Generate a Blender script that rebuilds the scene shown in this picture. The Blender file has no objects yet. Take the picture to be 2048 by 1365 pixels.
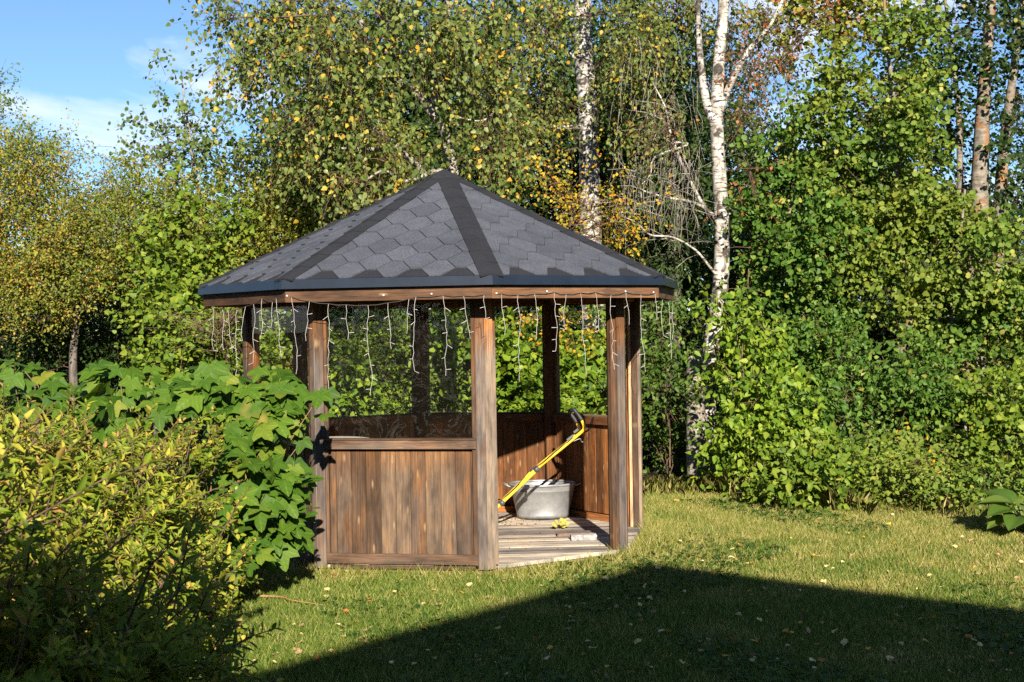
import bpy, bmesh, math, random
import numpy as np
from mathutils import Matrix, Vector
PI = math.pi
rad = math.radians
scene = bpy.context.scene
C = scene.collection

# ------------------------------------------------------------------ camera, sky, sun, exposure
F_PX, CAM_D, CAM_H = 2907.64, 13.0142, 1.8663
PITCH, YAW, ROLL = -0.0109, 0.0446, 0.0165
TH0 = 0.161
_h = Vector((math.sin(YAW), math.cos(YAW), 0))
_fw = Vector((_h.x * math.cos(PITCH), _h.y * math.cos(PITCH), math.sin(PITCH)))
_r0 = Vector((math.cos(YAW), -math.sin(YAW), 0))
_d0 = _fw.cross(_r0)
_rt = _r0 * math.cos(ROLL) + _d0 * math.sin(ROLL)
_dn = -_r0 * math.sin(ROLL) + _d0 * math.cos(ROLL)
CAM = Vector((0, -CAM_D, CAM_H))
cam = bpy.data.cameras.new('camera')
cam.sensor_width = 36.0
cam.lens = F_PX * 36.0 / 2048.0
cam.clip_end = 2000
cam.dof.use_dof = True
cam.dof.focus_distance = 11.6
cam.dof.aperture_fstop = 9.0
camo = bpy.data.objects.new('camera', cam)
C.objects.link(camo)
_u = -_dn
camo.matrix_world = Matrix(((_rt.x, _u.x, -_fw.x, CAM.x), (_rt.y, _u.y, -_fw.y, CAM.y), (_rt.z, _u.z, -_fw.z, CAM.z), (0, 0, 0, 1)))
scene.camera = camo

SUN_EL, SUN_H = rad(24.5), Vector((0.0897, -0.996, 0)).normalized()
SUN = Vector((SUN_H.x * math.cos(SUN_EL), SUN_H.y * math.cos(SUN_EL), math.sin(SUN_EL)))
sl = bpy.data.lights.new('sun', 'SUN')
sl.energy = 5.0
sl.angle = rad(0.53)
sl.color = (1.0, 0.90, 0.76)
so = bpy.data.objects.new('sun', sl)
C.objects.link(so)
so.rotation_euler = SUN.to_track_quat('Z', 'Y').to_euler()
so.location = SUN * 40

world = bpy.data.worlds.new('World')
scene.world = world
world.use_nodes = True
nt = world.node_tree
nt.nodes.clear()
def wn(t, **kw):
    n = nt.nodes.new(t)
    for k, v in kw.items():
        setattr(n, k, v)
    return n
sky = wn('ShaderNodeTexSky', sky_type='NISHITA')
sky.sun_disc = False
sky.sun_elevation = SUN_EL
sky.sun_rotation = math.atan2(SUN_H.x, SUN_H.y)
sky.altitude = 100
sky.air_density = 0.8
sky.dust_density = 0.0
sky.ozone_density = 5.0
tc = wn('ShaderNodeTexCoord')
sep = wn('ShaderNodeSeparateXYZ')
nt.links.new(tc.outputs['Generated'], sep.inputs[0])
zz = wn('ShaderNodeMath', operation='ADD')
nt.links.new(sep.outputs['Z'], zz.inputs[0]); zz.inputs[1].default_value = 0.10
zm = wn('ShaderNodeMath', operation='MAXIMUM')
nt.links.new(zz.outputs[0], zm.inputs[0]); zm.inputs[1].default_value = 0.05
dx = wn('ShaderNodeMath', operation='DIVIDE'); dy = wn('ShaderNodeMath', operation='DIVIDE')
nt.links.new(sep.outputs['X'], dx.inputs[0]); nt.links.new(zm.outputs[0], dx.inputs[1])
nt.links.new(sep.outputs['Y'], dy.inputs[0]); nt.links.new(zm.outputs[0], dy.inputs[1])
cmb = wn('ShaderNodeCombineXYZ')
nt.links.new(dx.outputs[0], cmb.inputs[0]); nt.links.new(dy.outputs[0], cmb.inputs[1])
mp = wn('ShaderNodeMapping')
mp.inputs['Scale'].default_value = (1.0, 0.55, 1)
mp.inputs['Location'].default_value = (0.35, 1.2, 0)
nt.links.new(cmb.outputs[0], mp.inputs[0])
cn = wn('ShaderNodeTexNoise')
cn.inputs['Scale'].default_value = 1.15
cn.inputs['Detail'].default_value = 8
cn.inputs['Roughness'].default_value = 0.55
cn.inputs['Distortion'].default_value = 0.25
nt.links.new(mp.outputs[0], cn.inputs['Vector'])
cr = wn('ShaderNodeValToRGB')
cr.color_ramp.elements[0].position = 0.525
cr.color_ramp.elements[0].color = (0, 0, 0, 1)
cr.color_ramp.elements[1].position = 0.66
cr.color_ramp.elements[1].color = (0.85, 0.85, 0.85, 1)
nt.links.new(cn.outputs[0], cr.inputs[0])
mxs = wn('ShaderNodeMixRGB')
nt.links.new(cr.outputs[0], mxs.inputs[0])
nt.links.new(sky.outputs[0], mxs.inputs[1])
mxs.inputs[2].default_value = (7.6, 7.9, 8.4, 1)
bg = wn('ShaderNodeBackground')
bg.inputs['Strength'].default_value = 0.061
nt.links.new(mxs.outputs[0], bg.inputs['Color'])
wo = wn('ShaderNodeOutputWorld')
nt.links.new(bg.outputs[0], wo.inputs[0])

scene.view_settings.view_transform = 'Standard'
scene.view_settings.look = 'None'
scene.view_settings.gamma = 1
scene.view_settings.exposure = 1.35
scene.view_settings.use_curve_mapping = False
cy = scene.cycles
cy.max_bounces = 7
cy.diffuse_bounces = 3
cy.glossy_bounces = 3
cy.transmission_bounces = 5
cy.transparent_max_bounces = 8
cy.use_denoising = False
cy.caustics_reflective = False
cy.caustics_refractive = False
cy.sample_clamp_indirect = 4

# ------------------------------------------------------------------ helpers
def ray(px, py):
    """world direction through a pixel of the 2048 wide photograph"""
    d = _fw + _rt * ((px - 1024) / F_PX) + _dn * ((py - 682.5) / F_PX)
    return d
def at(px, py, Y):
    d = ray(px, py)
    return CAM + d * ((Y + CAM_D) / d.y)
def onz(px, py, z):
    d = ray(px, py)
    return CAM + d * ((z - CAM_H) / d.z)
def mpp(Y):
    return (Y + CAM_D) / F_PX
GZ = -0.06

W = {}
def link(name, data, M=None, parent=None):
    o = bpy.data.objects.new(name, data)
    C.objects.link(o)
    M = Matrix.Identity(4) if M is None else M
    if parent is not None:
        o.parent = parent
        o.matrix_parent_inverse = W[parent.name].inverted()
    o.matrix_basis = M
    W[o.name] = M.copy()
    return o
def tag(o, label, cat, group=None):
    o['label'] = label; o['category'] = cat
    if group: o['group'] = group
    return o
def thing(name, label, cat, loc, group=None):
    o = link(name, None, Matrix.Translation(loc))
    o.empty_display_size = 0.2
    return tag(o, label, cat, group)
def struct(o):
    o['kind'] = 'structure'; return o

def mesh_np(name, V, loops, sizes, mat=None, smooth=False):
    me = bpy.data.meshes.new(name)
    V = np.ascontiguousarray(V, dtype=np.float32); loops = np.ascontiguousarray(loops, dtype=np.int32)
    sizes = np.ascontiguousarray(sizes, dtype=np.int32)
    me.vertices.add(len(V)); me.vertices.foreach_set('co', V.ravel())
    me.loops.add(len(loops)); me.loops.foreach_set('vertex_index', loops)
    me.polygons.add(len(sizes))
    st = np.zeros(len(sizes), dtype=np.int32); st[1:] = np.cumsum(sizes)[:-1]
    me.polygons.foreach_set('loop_start', st)
    me.polygons.foreach_set('loop_total', sizes)
    if smooth:
        me.polygons.foreach_set('use_smooth', np.ones(len(sizes), dtype=bool))
    me.update(calc_edges=True)
    me.validate()
    if mat: me.materials.append(mat)
    return me

class MB:
    def __init__(s): s.v = []; s.f = []
    def add(s, vs, fs):
        b = len(s.v); s.v += [tuple(x) for x in vs]; s.f += [[i + b for i in f] for f in fs]
    def box(s, M, lx, ly, lz):
        vs = [M @ Vector((x * lx / 2, y * ly / 2, z * lz / 2)) for x in (-1, 1) for y in (-1, 1) for z in (-1, 1)]
        s.add(vs, [(0, 1, 3, 2), (4, 6, 7, 5), (0, 4, 5, 1), (2, 3, 7, 6), (0, 2, 6, 4), (1, 5, 7, 3)])
    def tube(s, pts, r, n=6, cap=True):
        pts = [Vector(p) for p in pts]
        rs = r if hasattr(r, '__len__') else [r] * len(pts)
        b = len(s.v); ref = Vector((0.31, 0.2, 0.93)).normalized()
        for i, p in enumerate(pts):
            t = (pts[min(i + 1, len(pts) - 1)] - pts[max(i - 1, 0)]).normalized()
            a = t.cross(ref)
            if a.length < 0.05: a = t.cross(Vector((1, 0, 0)))
            a.normalize(); c = t.cross(a)
            for k in range(n):
                q = 2 * PI * k / n
                s.v.append(tuple(p + (a * math.cos(q) + c * math.sin(q)) * rs[i]))
        for i in range(len(pts) - 1):
            for k in range(n):
                k2 = (k + 1) % n
                s.f.append([b + i * n + k, b + i * n + k2, b + (i + 1) * n + k2, b + (i + 1) * n + k])
        if cap:
            s.f.append([b + k for k in range(n)][::-1])
            s.f.append([b + (len(pts) - 1) * n + k for k in range(n)])
    def lathe(s, prof, n=32, sx=1, sy=1, M=None, close=False):
        b = len(s.v); M = M or Matrix.Identity(4)
        for r, z in prof:
            for k in range(n):
                q = 2 * PI * k / n
                s.v.append(tuple(M @ Vector((r * sx * math.cos(q), r * sy * math.sin(q), z))))
        for i in range(len(prof) - 1):
            for k in range(n):
                k2 = (k + 1) % n
                s.f.append([b + i * n + k, b + i * n + k2, b + (i + 1) * n + k2, b + (i + 1) * n + k])
        if close: s.f.append([b + k for k in range(n)][::-1])
    def mesh(s, name, mat, smooth=False):
        me = bpy.data.meshes.new(name); me.from_pydata(s.v, [], s.f); me.update()
        if smooth: me.polygons.foreach_set('use_smooth', [True] * len(me.polygons))
        me.materials.append(mat); return me
    def obj(s, name, mat, parent=None, smooth=False):
        return link(name, s.mesh(name, mat, smooth), None, parent)

def smooth_path(ctrl, n=6):
    """Catmull-Rom through control points"""
    P = [Vector(c) for c in ctrl]
    P = [P[0] * 2 - P[1]] + P + [P[-1] * 2 - P[-2]]
    out = []
    for i in range(1, len(P) - 2):
        for j in range(n):
            t = j / n
            a, b, c, d = P[i - 1], P[i], P[i + 1], P[i + 2]
            out.append(0.5 * ((2 * b) + (c - a) * t + (2 * a - 5 * b + 4 * c - d) * t * t + (3 * b - a - 3 * c + d) * t ** 3))
    out.append(P[-2])
    return out

# ------------------------------------------------------------------ materials
def new_mat(name):
    m = bpy.data.materials.new(name); m.use_nodes = True
    nt = m.node_tree; nt.nodes.clear()
    return m, nt
def N(nt, t, ins=None, **kw):
    n = nt.nodes.new(t)
    for k, v in kw.items(): setattr(n, k, v)
    for k, v in (ins or {}).items():
        if hasattr(v, 'is_linked') or hasattr(v, 'links'): nt.links.new(v, n.inputs[k])
        else: n.inputs[k].default_value = v
    return n
def ramp(nt, fac, stops, interp='LINEAR'):
    n = nt.nodes.new('ShaderNodeValToRGB'); e = n.color_ramp.elements; n.color_ramp.interpolation = interp
    while len(e) < len(stops): e.new(0.5)
    for i, (p, c) in enumerate(stops):
        e[i].position = p; e[i].color = (*c, 1) if len(c) == 3 else c
    nt.links.new(fac, n.inputs[0]); return n.outputs[0]
def mixc(nt, fac, a, b, mode='MIX'):
    n = nt.nodes.new('ShaderNodeMixRGB'); n.blend_type = mode
    for i, v in enumerate((fac, a, b)):
        if hasattr(v, 'links'): nt.links.new(v, n.inputs[i])
        elif i == 0: n.inputs[0].default_value = v
        else: n.inputs[i].default_value = (*v, 1)
    return n.outputs[0]
def math_(nt, op, a, b=None, clamp=False):
    n = nt.nodes.new('ShaderNodeMath'); n.operation = op; n.use_clamp = clamp
    for i, v in enumerate((a, b)):
        if v is None: continue
        if hasattr(v, 'links'): nt.links.new(v, n.inputs[i])
        else: n.inputs[i].default_value = v
    return n.outputs[0]
def noise(nt, vec, scale, detail=4, rough=0.55, dist=0.0, out=0):
    n = nt.nodes.new('ShaderNodeTexNoise')
    if vec is not None: nt.links.new(vec, n.inputs['Vector'])
    n.inputs['Scale'].default_value = scale; n.inputs['Detail'].default_value = detail
    n.inputs['Roughness'].default_value = rough; n.inputs['Distortion'].default_value = dist
    return n.outputs[out]
def mapping(nt, vec, scale=(1, 1, 1), loc=(0, 0, 0)):
    n = nt.nodes.new('ShaderNodeMapping'); nt.links.new(vec, n.inputs[0])
    n.inputs['Scale'].default_value = scale
    if hasattr(loc, 'links'): nt.links.new(loc, n.inputs['Location'])
    else: n.inputs['Location'].default_value = loc
    return n.outputs[0]
def finish(nt, shader):
    o = nt.nodes.new('ShaderNodeOutputMaterial'); nt.links.new(shader, o.inputs[0])
def principled(nt, col, rough=0.7, spec=0.3, metal=0.0, bump=None, bstr=0.3, bdist=0.002):
    p = nt.nodes.new('ShaderNodeBsdfPrincipled')
    for k, v in (('Base Color', col), ('Roughness', rough), ('Metallic', metal), ('Specular IOR Level', spec)):
        if hasattr(v, 'links'): nt.links.new(v, p.inputs[k])
        else: p.inputs[k].default_value = (*v, 1) if k == 'Base Color' else v
    if bump is not None:
        b = nt.nodes.new('ShaderNodeBump'); b.inputs['Strength'].default_value = bstr; b.inputs['Distance'].default_value = bdist
        nt.links.new(bump, b.inputs['Height']); nt.links.new(b.outputs[0], p.inputs['Normal'])
    return p.outputs[0]
def simple(name, col, rough=0.6, spec=0.3, metal=0.0, var=0.15, scale=20):
    m, nt = new_mat(name)
    tcn = N(nt, 'ShaderNodeTexCoord').outputs['Object']
    nz = noise(nt, tcn, scale, 5)
    lo = tuple(max(0, c * (1 - var)) for c in col); hi = tuple(min(1, c * (1 + var)) for c in col)
    c = ramp(nt, nz, [(0.3, lo), (0.7, hi)])
    finish(nt, principled(nt, c, rough, spec, metal, nz, 0.15)); return m

def leaf_mat(name, stops, clump=None, cl_amt=0.35, cl_scale=1.2, trans=0.34, rough=0.5, spec=0.2, tint=(1.25, 1.2, 0.55), per_object=False, dry=None):
    """leaf colours picked per leaf from the ramp; slow drift of hue between clumps of growth"""
    m, nt = new_mat(name)
    if per_object: r = N(nt, 'ShaderNodeObjectInfo').outputs['Random']
    else: r = N(nt, 'ShaderNodeNewGeometry').outputs['Random Per Island']
    col = ramp(nt, r, stops)
    pos = N(nt, 'ShaderNodeNewGeometry').outputs['Position']
    if clump:
        nz = noise(nt, pos, cl_scale, 2)
        f = ramp(nt, nz, [(0.42, (0, 0, 0)), (0.62, (cl_amt,) * 3)])
        col = mixc(nt, f, col, clump)
    # veins and blotches
    fine = noise(nt, pos, 60, 2)
    col = mixc(nt, 0.35, col, ramp(nt, fine, [(0.3, (0.55, 0.55, 0.55)), (0.7, (1.25, 1.25, 1.25))]), 'MULTIPLY')
    p = principled(nt, col, rough, spec)
    t = N(nt, 'ShaderNodeBsdfTranslucent')
    tcol = mixc(nt, 1.0, col, tint, 'MULTIPLY')
    nt.links.new(tcol, t.inputs[0])
    mx = N(nt, 'ShaderNodeMixShader'); mx.inputs[0].default_value = trans
    nt.links.new(p, mx.inputs[1]); nt.links.new(t.outputs[0], mx.inputs[2])
    finish(nt, mx.outputs[0]); return m

def wood_mat(name, brown, grey, weather=(0.3, 1.9), grey_amt=0.6, knots=True, contrast=1.0):
    """grain along local X; silvered by weather lower down, per-board differences"""
    m, nt = new_mat(name)
    tcn = N(nt, 'ShaderNodeTexCoord').outputs['Object']
    oi = N(nt, 'ShaderNodeObjectInfo').outputs['Random']
    off = N(nt, 'ShaderNodeCombineXYZ', {0: math_(nt, 'MULTIPLY', oi, 37.0), 1: math_(nt, 'MULTIPLY', oi, 91.0), 2: math_(nt, 'MULTIPLY', oi, 13.0)}).outputs[0]
    v = mapping(nt, tcn, (1, 1, 1), off)
    g1 = noise(nt, mapping(nt, v, (1.3, 48, 48)), 2.2, 6, 0.65, 0.8)
    g2 = noise(nt, mapping(nt, v, (3, 140, 140)), 3.0, 3, 0.6)
    big = noise(nt, mapping(nt, v, (1.6, 9, 9)), 1.4, 3)
    fbig = ramp(nt, big, [(0.30, (0, 0, 0)), (0.66, (1, 1, 1))])
    pz = N(nt, 'ShaderNodeSeparateXYZ', {0: N(nt, 'ShaderNodeNewGeometry').outputs['Position']}).outputs['Z']
    hz = N(nt, 'ShaderNodeMapRange', {'Value': math_(nt, 'ADD', pz, math_(nt, 'MULTIPLY', math_(nt, 'SUBTRACT', big, 0.5), 0.9)), 'From Min': weather[1] - 0.35, 'From Max': weather[1]}).outputs[0]
    wf = math_(nt, 'MULTIPLY', math_(nt, 'MULTIPLY_ADD', fbig, 0.75), math_(nt, 'SUBTRACT', 1.0, hz), True)
    wf.node.inputs[0].links[0].from_node.inputs[2].default_value = 0.18
    wf = math_(nt, 'MULTIPLY', wf, math_(nt, 'MULTIPLY', math_(nt, 'ADD', oi, 0.5), grey_amt), True)
    bdark = tuple(c * 0.42 for c in brown); blite = tuple(min(1, c * 1.6) for c in brown)
    cb = ramp(nt, g1, [(0.30, bdark), (0.5, brown), (0.70, blite)])
    cg = ramp(nt, g1, [(0.28, tuple(c * 0.55 for c in grey)), (0.5, grey), (0.75, tuple(c * 1.4 for c in grey))])
    col = mixc(nt, wf, cb, cg)
    tone = ramp(nt, oi, [(0.0, (0.52, 0.51, 0.52)), (0.3, (0.82, 0.79, 0.78)), (0.6, (1.1, 1.03, 0.97)), (0.85, (1.4, 1.3, 1.12)), (1.0, (1.85, 1.65, 1.35))])
    col = mixc(nt, 1.0, col, tone, 'MULTIPLY')
    col = mixc(nt, 0.45, col, ramp(nt, g2, [(0.32, (0.35, 0.35, 0.35)), (0.62, (1.3, 1.3, 1.3))]), 'MULTIPLY')
    blot = noise(nt, mapping(nt, v, (2.2, 7, 7)), 1.3, 5, 0.6)
    col = mixc(nt, 1.0, col, ramp(nt, blot, [(0.34, (0.52, 0.54, 0.58)), (0.52, (1.0, 1.0, 1.0)), (0.68, (1.4, 1.28, 1.1))]), 'MULTIPLY')
    if knots:
        kv = mapping(nt, v, (4.3, 17, 0.01))
        vo = nt.nodes.new('ShaderNodeTexVoronoi'); nt.links.new(kv, vo.inputs['Vector']); vo.inputs['Scale'].default_value = 1.0
        d = vo.outputs['Distance']
        cl = N(nt, 'ShaderNodeSeparateXYZ', {0: vo.outputs['Color']}).outputs[0]
        sel = math_(nt, 'GREATER_THAN', cl, 0.28)
        halo = math_(nt, 'MULTIPLY', ramp(nt, d, [(0.04, (1, 1, 1)), (0.20, (0, 0, 0))]), math_(nt, 'MULTIPLY', sel, 0.62))
        core = math_(nt, 'MULTIPLY', ramp(nt, d, [(0.035, (1, 1, 1)), (0.06, (0, 0, 0))]), math_(nt, 'MULTIPLY', sel, 0.8))
        col = mixc(nt, halo, col, (0.33, 0.235, 0.125))
        col = mixc(nt, core, col, (0.16, 0.075, 0.03))
    finish(nt, principled(nt, col, 0.75, 0.2, 0, g1, 0.35, 0.004)); return m

M_wood = wood_mat('timber_weathered', (0.120, 0.060, 0.027), (0.115, 0.088, 0.069), (0.3, 1.75), 1.0)
M_plank = wood_mat('timber_planks', (0.140, 0.068, 0.026), (0.090, 0.066, 0.050), (0.2, 1.0), 1.5)
M_inner = wood_mat('timber_inside', (0.175, 0.073, 0.025), (0.2, 0.13, 0.09), (0.0, 0.2), 0.2)
M_post = wood_mat('timber_posts', (0.145, 0.072, 0.032), (0.120, 0.102, 0.090), (0.3, 1.85), 2.2, True)
M_deckb = wood_mat('deck_boards', (0.31, 0.27, 0.23), (0.33, 0.315, 0.295), (0.3, 1.9), 1.0, False)
M_fascia = wood_mat('timber_fascia', (0.115, 0.058, 0.027), (0.2, 0.13, 0.09), (0.3, 2.6), 0.35, True)
M_sunlit = wood_mat('timber_sunlit', (0.36, 0.25, 0.155), (0.3, 0.24, 0.18), (0.3, 2.6), 0.2, True)  # brighter timber: sunlight on one strip is put into its colour

def shingle_mat(name, col, per_obj=True):
    m, nt = new_mat(name)
    tcn = N(nt, 'ShaderNodeNewGeometry').outputs['Position']
    gr = noise(nt, tcn, 95, 4, 0.9); md = noise(nt, tcn, 5, 4)
    c = ramp(nt, gr, [(0.30, tuple(x * 0.45 for x in col)), (0.52, col), (0.72, tuple(x * 2.1 for x in col))])
    c = mixc(nt, 0.6, c, ramp(nt, md, [(0.3, (0.7, 0.7, 0.72)), (0.7, (1.2, 1.2, 1.2))]), 'MULTIPLY')
    if per_obj:
        oi = N(nt, 'ShaderNodeObjectInfo').outputs['Random']
        c = mixc(nt, 1.0, c, ramp(nt, oi, [(0, (0.85, 0.86, 0.87)), (1, (1.15, 1.14, 1.12))]), 'MULTIPLY')
    finish(nt, principled(nt, c, 0.85, 0.25, 0, gr, 0.6, 0.003)); return m
M_shingle = shingle_mat('asphalt_shingle', (0.062, 0.068, 0.084))
M_hip = shingle_mat('asphalt_hip_strip', (0.017, 0.018, 0.022), False)
M_metal = simple('dark_coated_steel', (0.010, 0.016, 0.027), 0.35, 0.3, 0.0, 0.2, 6)

def glass_mat():
    m, nt = new_mat('window_glass')
    tcn = N(nt, 'ShaderNodeNewGeometry').outputs['Position']
    tr = N(nt, 'ShaderNodeBsdfTransparent'); tr.inputs[0].default_value = (0.97, 0.98, 0.975, 1)
    gl = N(nt, 'ShaderNodeBsdfGlossy'); gl.inputs['Roughness'].default_value = 0.01
    fc = N(nt, 'ShaderNodeLayerWeight'); fc.inputs[0].default_value = 0.5
    ff = math_(nt, 'MULTIPLY_ADD', math_(nt, 'POWER', fc.outputs['Facing'], 5.0), 0.6, True)
    ff.node.inputs[2].default_value = 0.022
    mx = N(nt, 'ShaderNodeMixShader', {0: ff, 1: tr.outputs[0], 2: gl.outputs[0]})
    df = N(nt, 'ShaderNodeBsdfDiffuse'); df.inputs[0].default_value = (0.55, 0.56, 0.5, 1)
    s1 = noise(nt, mapping(nt, tcn, (1, 1, 1)), 3.2, 7, 0.65, 2.2)
    sm = ramp(nt, s1, [(0.485, (0, 0, 0)), (0.5, (0.035, 0.035, 0.035)), (0.515, (0, 0, 0))])
    dirt = math_(nt, 'ADD', sm, 0.004, True)
    m2 = N(nt, 'ShaderNodeMixShader', {0: dirt, 1: mx.outputs[0], 2: df.outputs[0]})
    finish(nt, m2.outputs[0]); return m
M_glass = glass_mat()

def bark_mat(name, kind):
    m, nt = new_mat(name)
    pos = N(nt, 'ShaderNodeNewGeometry').outputs['Position']
    if kind == 'birch':
        a = noise(nt, mapping(nt, pos, (7, 7, 34)), 1.0, 5, 0.65)
        b = noise(nt, mapping(nt, pos, (9, 9, 6)), 1.0, 4, 0.6, 0.8)
        base = ramp(nt, b, [(0.3, (0.20, 0.175, 0.145)), (0.5, (0.38, 0.35, 0.31)), (0.65, (0.54, 0.52, 0.48))])
        f = ramp(nt, a, [(0.51, (0, 0, 0)), (0.60, (1, 1, 1))])
        pt = ramp(nt, noise(nt, mapping(nt, pos, (6, 6, 4.2)), 1.0, 3, 0.6, 1.2), [(0.50, (0, 0, 0)), (0.60, (1, 1, 1))])
        col = mixc(nt, math_(nt, 'MAXIMUM', f, pt), base, (0.055, 0.048, 0.04))
        bump = a
    elif kind == 'aspen':
        a = noise(nt, mapping(nt, pos, (9, 9, 22)), 1.0, 5, 0.65)
        base = ramp(nt, a, [(0.3, (0.06, 0.05, 0.04)), (0.55, (0.19, 0.165, 0.13)), (0.75, (0.32, 0.29, 0.24))])
        l = ramp(nt, noise(nt, mapping(nt, pos, (5, 5, 2.6)), 1.0, 4, 0.6, 0.5), [(0.54, (0, 0, 0)), (0.64, (0.75, 0.75, 0.75))])
        col = mixc(nt, l, base, (0.24, 0.105, 0.025)); bump = a
    elif kind == 'dark':
        a = noise(nt, mapping(nt, pos, (22, 22, 5)), 1.0, 5, 0.65)
        col = ramp(nt, a, [(0.3, (0.035, 0.03, 0.026)), (0.7, (0.16, 0.14, 0.12))]); bump = a
    elif kind == 'lichen':
        a = noise(nt, mapping(nt, pos, (14, 14, 14)), 1.5, 5, 0.7)
        col = ramp(nt, a, [(0.35, (0.10, 0.07, 0.055)), (0.5, (0.22, 0.195, 0.165)), (0.7, (0.38, 0.37, 0.33))]); bump = a
    else:  # twig
        a = noise(nt, pos, 20, 3)
        col = ramp(nt, a, [(0.3, (0.06, 0.035, 0.025)), (0.7, (0.17, 0.11, 0.075))]); bump = a
    finish(nt, principled(nt, col, 0.85, 0.15, 0, bump, 0.5, 0.01)); return m
B_birch, B_aspen, B_dark, B_lichen, B_twig = [bark_mat('bark_' + k, k) for k in ('birch', 'aspen', 'dark', 'lichen', 'twig')]

#@@SETTING
# ------------------------------------------------------------------ ground, lawn
def ground_mats():
    m, nt = new_mat('forest_floor')
    pos = N(nt, 'ShaderNodeNewGeometry').outputs['Position']
    a = noise(nt, pos, 3, 6, 0.7); b = noise(nt, pos, 30, 4, 0.7)
    c = ramp(nt, a, [(0.3, (0.018, 0.02, 0.008)), (0.6, (0.05, 0.042, 0.02)), (0.8, (0.07, 0.065, 0.02))])
    finish(nt, principled(nt, c, 0.9, 0.1, 0, b, 0.8, 0.03))
    m2, nt = new_mat('lawn_turf')
    pos = N(nt, 'ShaderNodeNewGeometry').outputs['Position']
    a = noise(nt, pos, 0.9, 5, 0.6); b = noise(nt, pos, 40, 5, 0.75)
    c = ramp(nt, a, [(0.35, (0.035, 0.05, 0.010)), (0.55, (0.07, 0.075, 0.018)), (0.7, (0.12, 0.10, 0.035))])
    c = mixc(nt, 0.7, c, ramp(nt, b, [(0.3, (0.35, 0.35, 0.35)), (0.7, (1.4, 1.4, 1.3))]), 'MULTIPLY')
    finish(nt, principled(nt, c, 0.9, 0.1, 0, b, 1.0, 0.03))
    return m, m2
M_soil, M_turf = ground_mats()
mb = MB(); S = 600
mb.add([(-S, -S, GZ - 0.006), (S, -S, GZ - 0.006), (S, S, GZ - 0.006), (-S, S, GZ - 0.006)], [(0, 1, 2, 3)])
struct(mb.obj('ground', M_soil))
# lawn outline (world x, y), the back edge follows the shrubs
BACK = [(-9, 0.2), (-3.2, 0.6), (-2.0, 2.4), (0.5, 2.6), (2.0, 3.6), (2.9, 3.6), (3.4, 2.4), (4.2, 1.6), (5.0, 1.4), (5.6, 0.9), (7.5, 0.5), (12, 0.3)]
mb = MB()
pts = [(12, -16.5), (-9, -16.5)] + BACK
mb.add([(x, y, GZ) for x, y in pts][::-1], [list(range(len(pts)))])
lawn = struct(mb.obj('lawn', M_turf))

def snoise(x, y, seed, sc):
    r = np.random.RandomState(seed); o = 0
    for i in range(7):
        a = r.rand() * 2 * PI; k = sc * (0.6 + 1.4 * r.rand())
        o = o + np.sin((x * np.cos(a) + y * np.sin(a)) * k + r.rand() * 7)
    return o / 2.6
def back_edge(x):
    return np.interp(x, [p[0] for p in BACK], [p[1] for p in BACK])

def grass_mat():
    m, nt = new_mat('grass_blades')
    r = N(nt, 'ShaderNodeNewGeometry').outputs['Random Per Island']
    pos = N(nt, 'ShaderNodeNewGeometry').outputs['Position']
    green = ramp(nt, r, [(0, (0.05, 0.105, 0.012)), (0.5, (0.10, 0.17, 0.018)), (0.8, (0.18, 0.23, 0.035)), (1.0, (0.42, 0.34, 0.13))])
    dry = ramp(nt, r, [(0, (0.11, 0.16, 0.018)), (0.35, (0.20, 0.225, 0.035)), (0.7, (0.35, 0.30, 0.085)), (1, (0.52, 0.43, 0.19))])
    n1 = noise(nt, pos, 1.3, 5, 0.65)
    sx = N(nt, 'ShaderNodeSeparateXYZ', {0: pos})
    lean = math_(nt, 'ADD', math_(nt, 'MULTIPLY', sx.outputs[0], 0.022), math_(nt, 'MULTIPLY', sx.outputs[1], 0.020))
    rd = math_(nt, 'SQRT', math_(nt, 'ADD', math_(nt, 'POWER', sx.outputs[0], 2.0), math_(nt, 'POWER', sx.outputs[1], 2.0)))
    strip = N(nt, 'ShaderNodeMapRange', {'Value': rd, 'From Min': 1.75, 'From Max': 2.25, 'To Min': 0.22, 'To Max': 0.0}).outputs[0]
    lean = math_(nt, 'ADD', lean, strip)
    f = ramp(nt, math_(nt, 'ADD', n1, lean), [(0.46, (0.05, 0.05, 0.05)), (0.62, (0.92, 0.92, 0.92))])
    col = mixc(nt, f, green, dry)
    p = principled(nt, col, 0.55, 0.25)
    t = N(nt, 'ShaderNodeBsdfTranslucent'); nt.links.new(col, t.inputs[0])
    mx = N(nt, 'ShaderNodeMixShader', {1: p, 2: t.outputs[0]}); mx.inputs[0].default_value = 0.3
    finish(nt, mx.outputs[0]); return m
M_grass = grass_mat()
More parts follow.
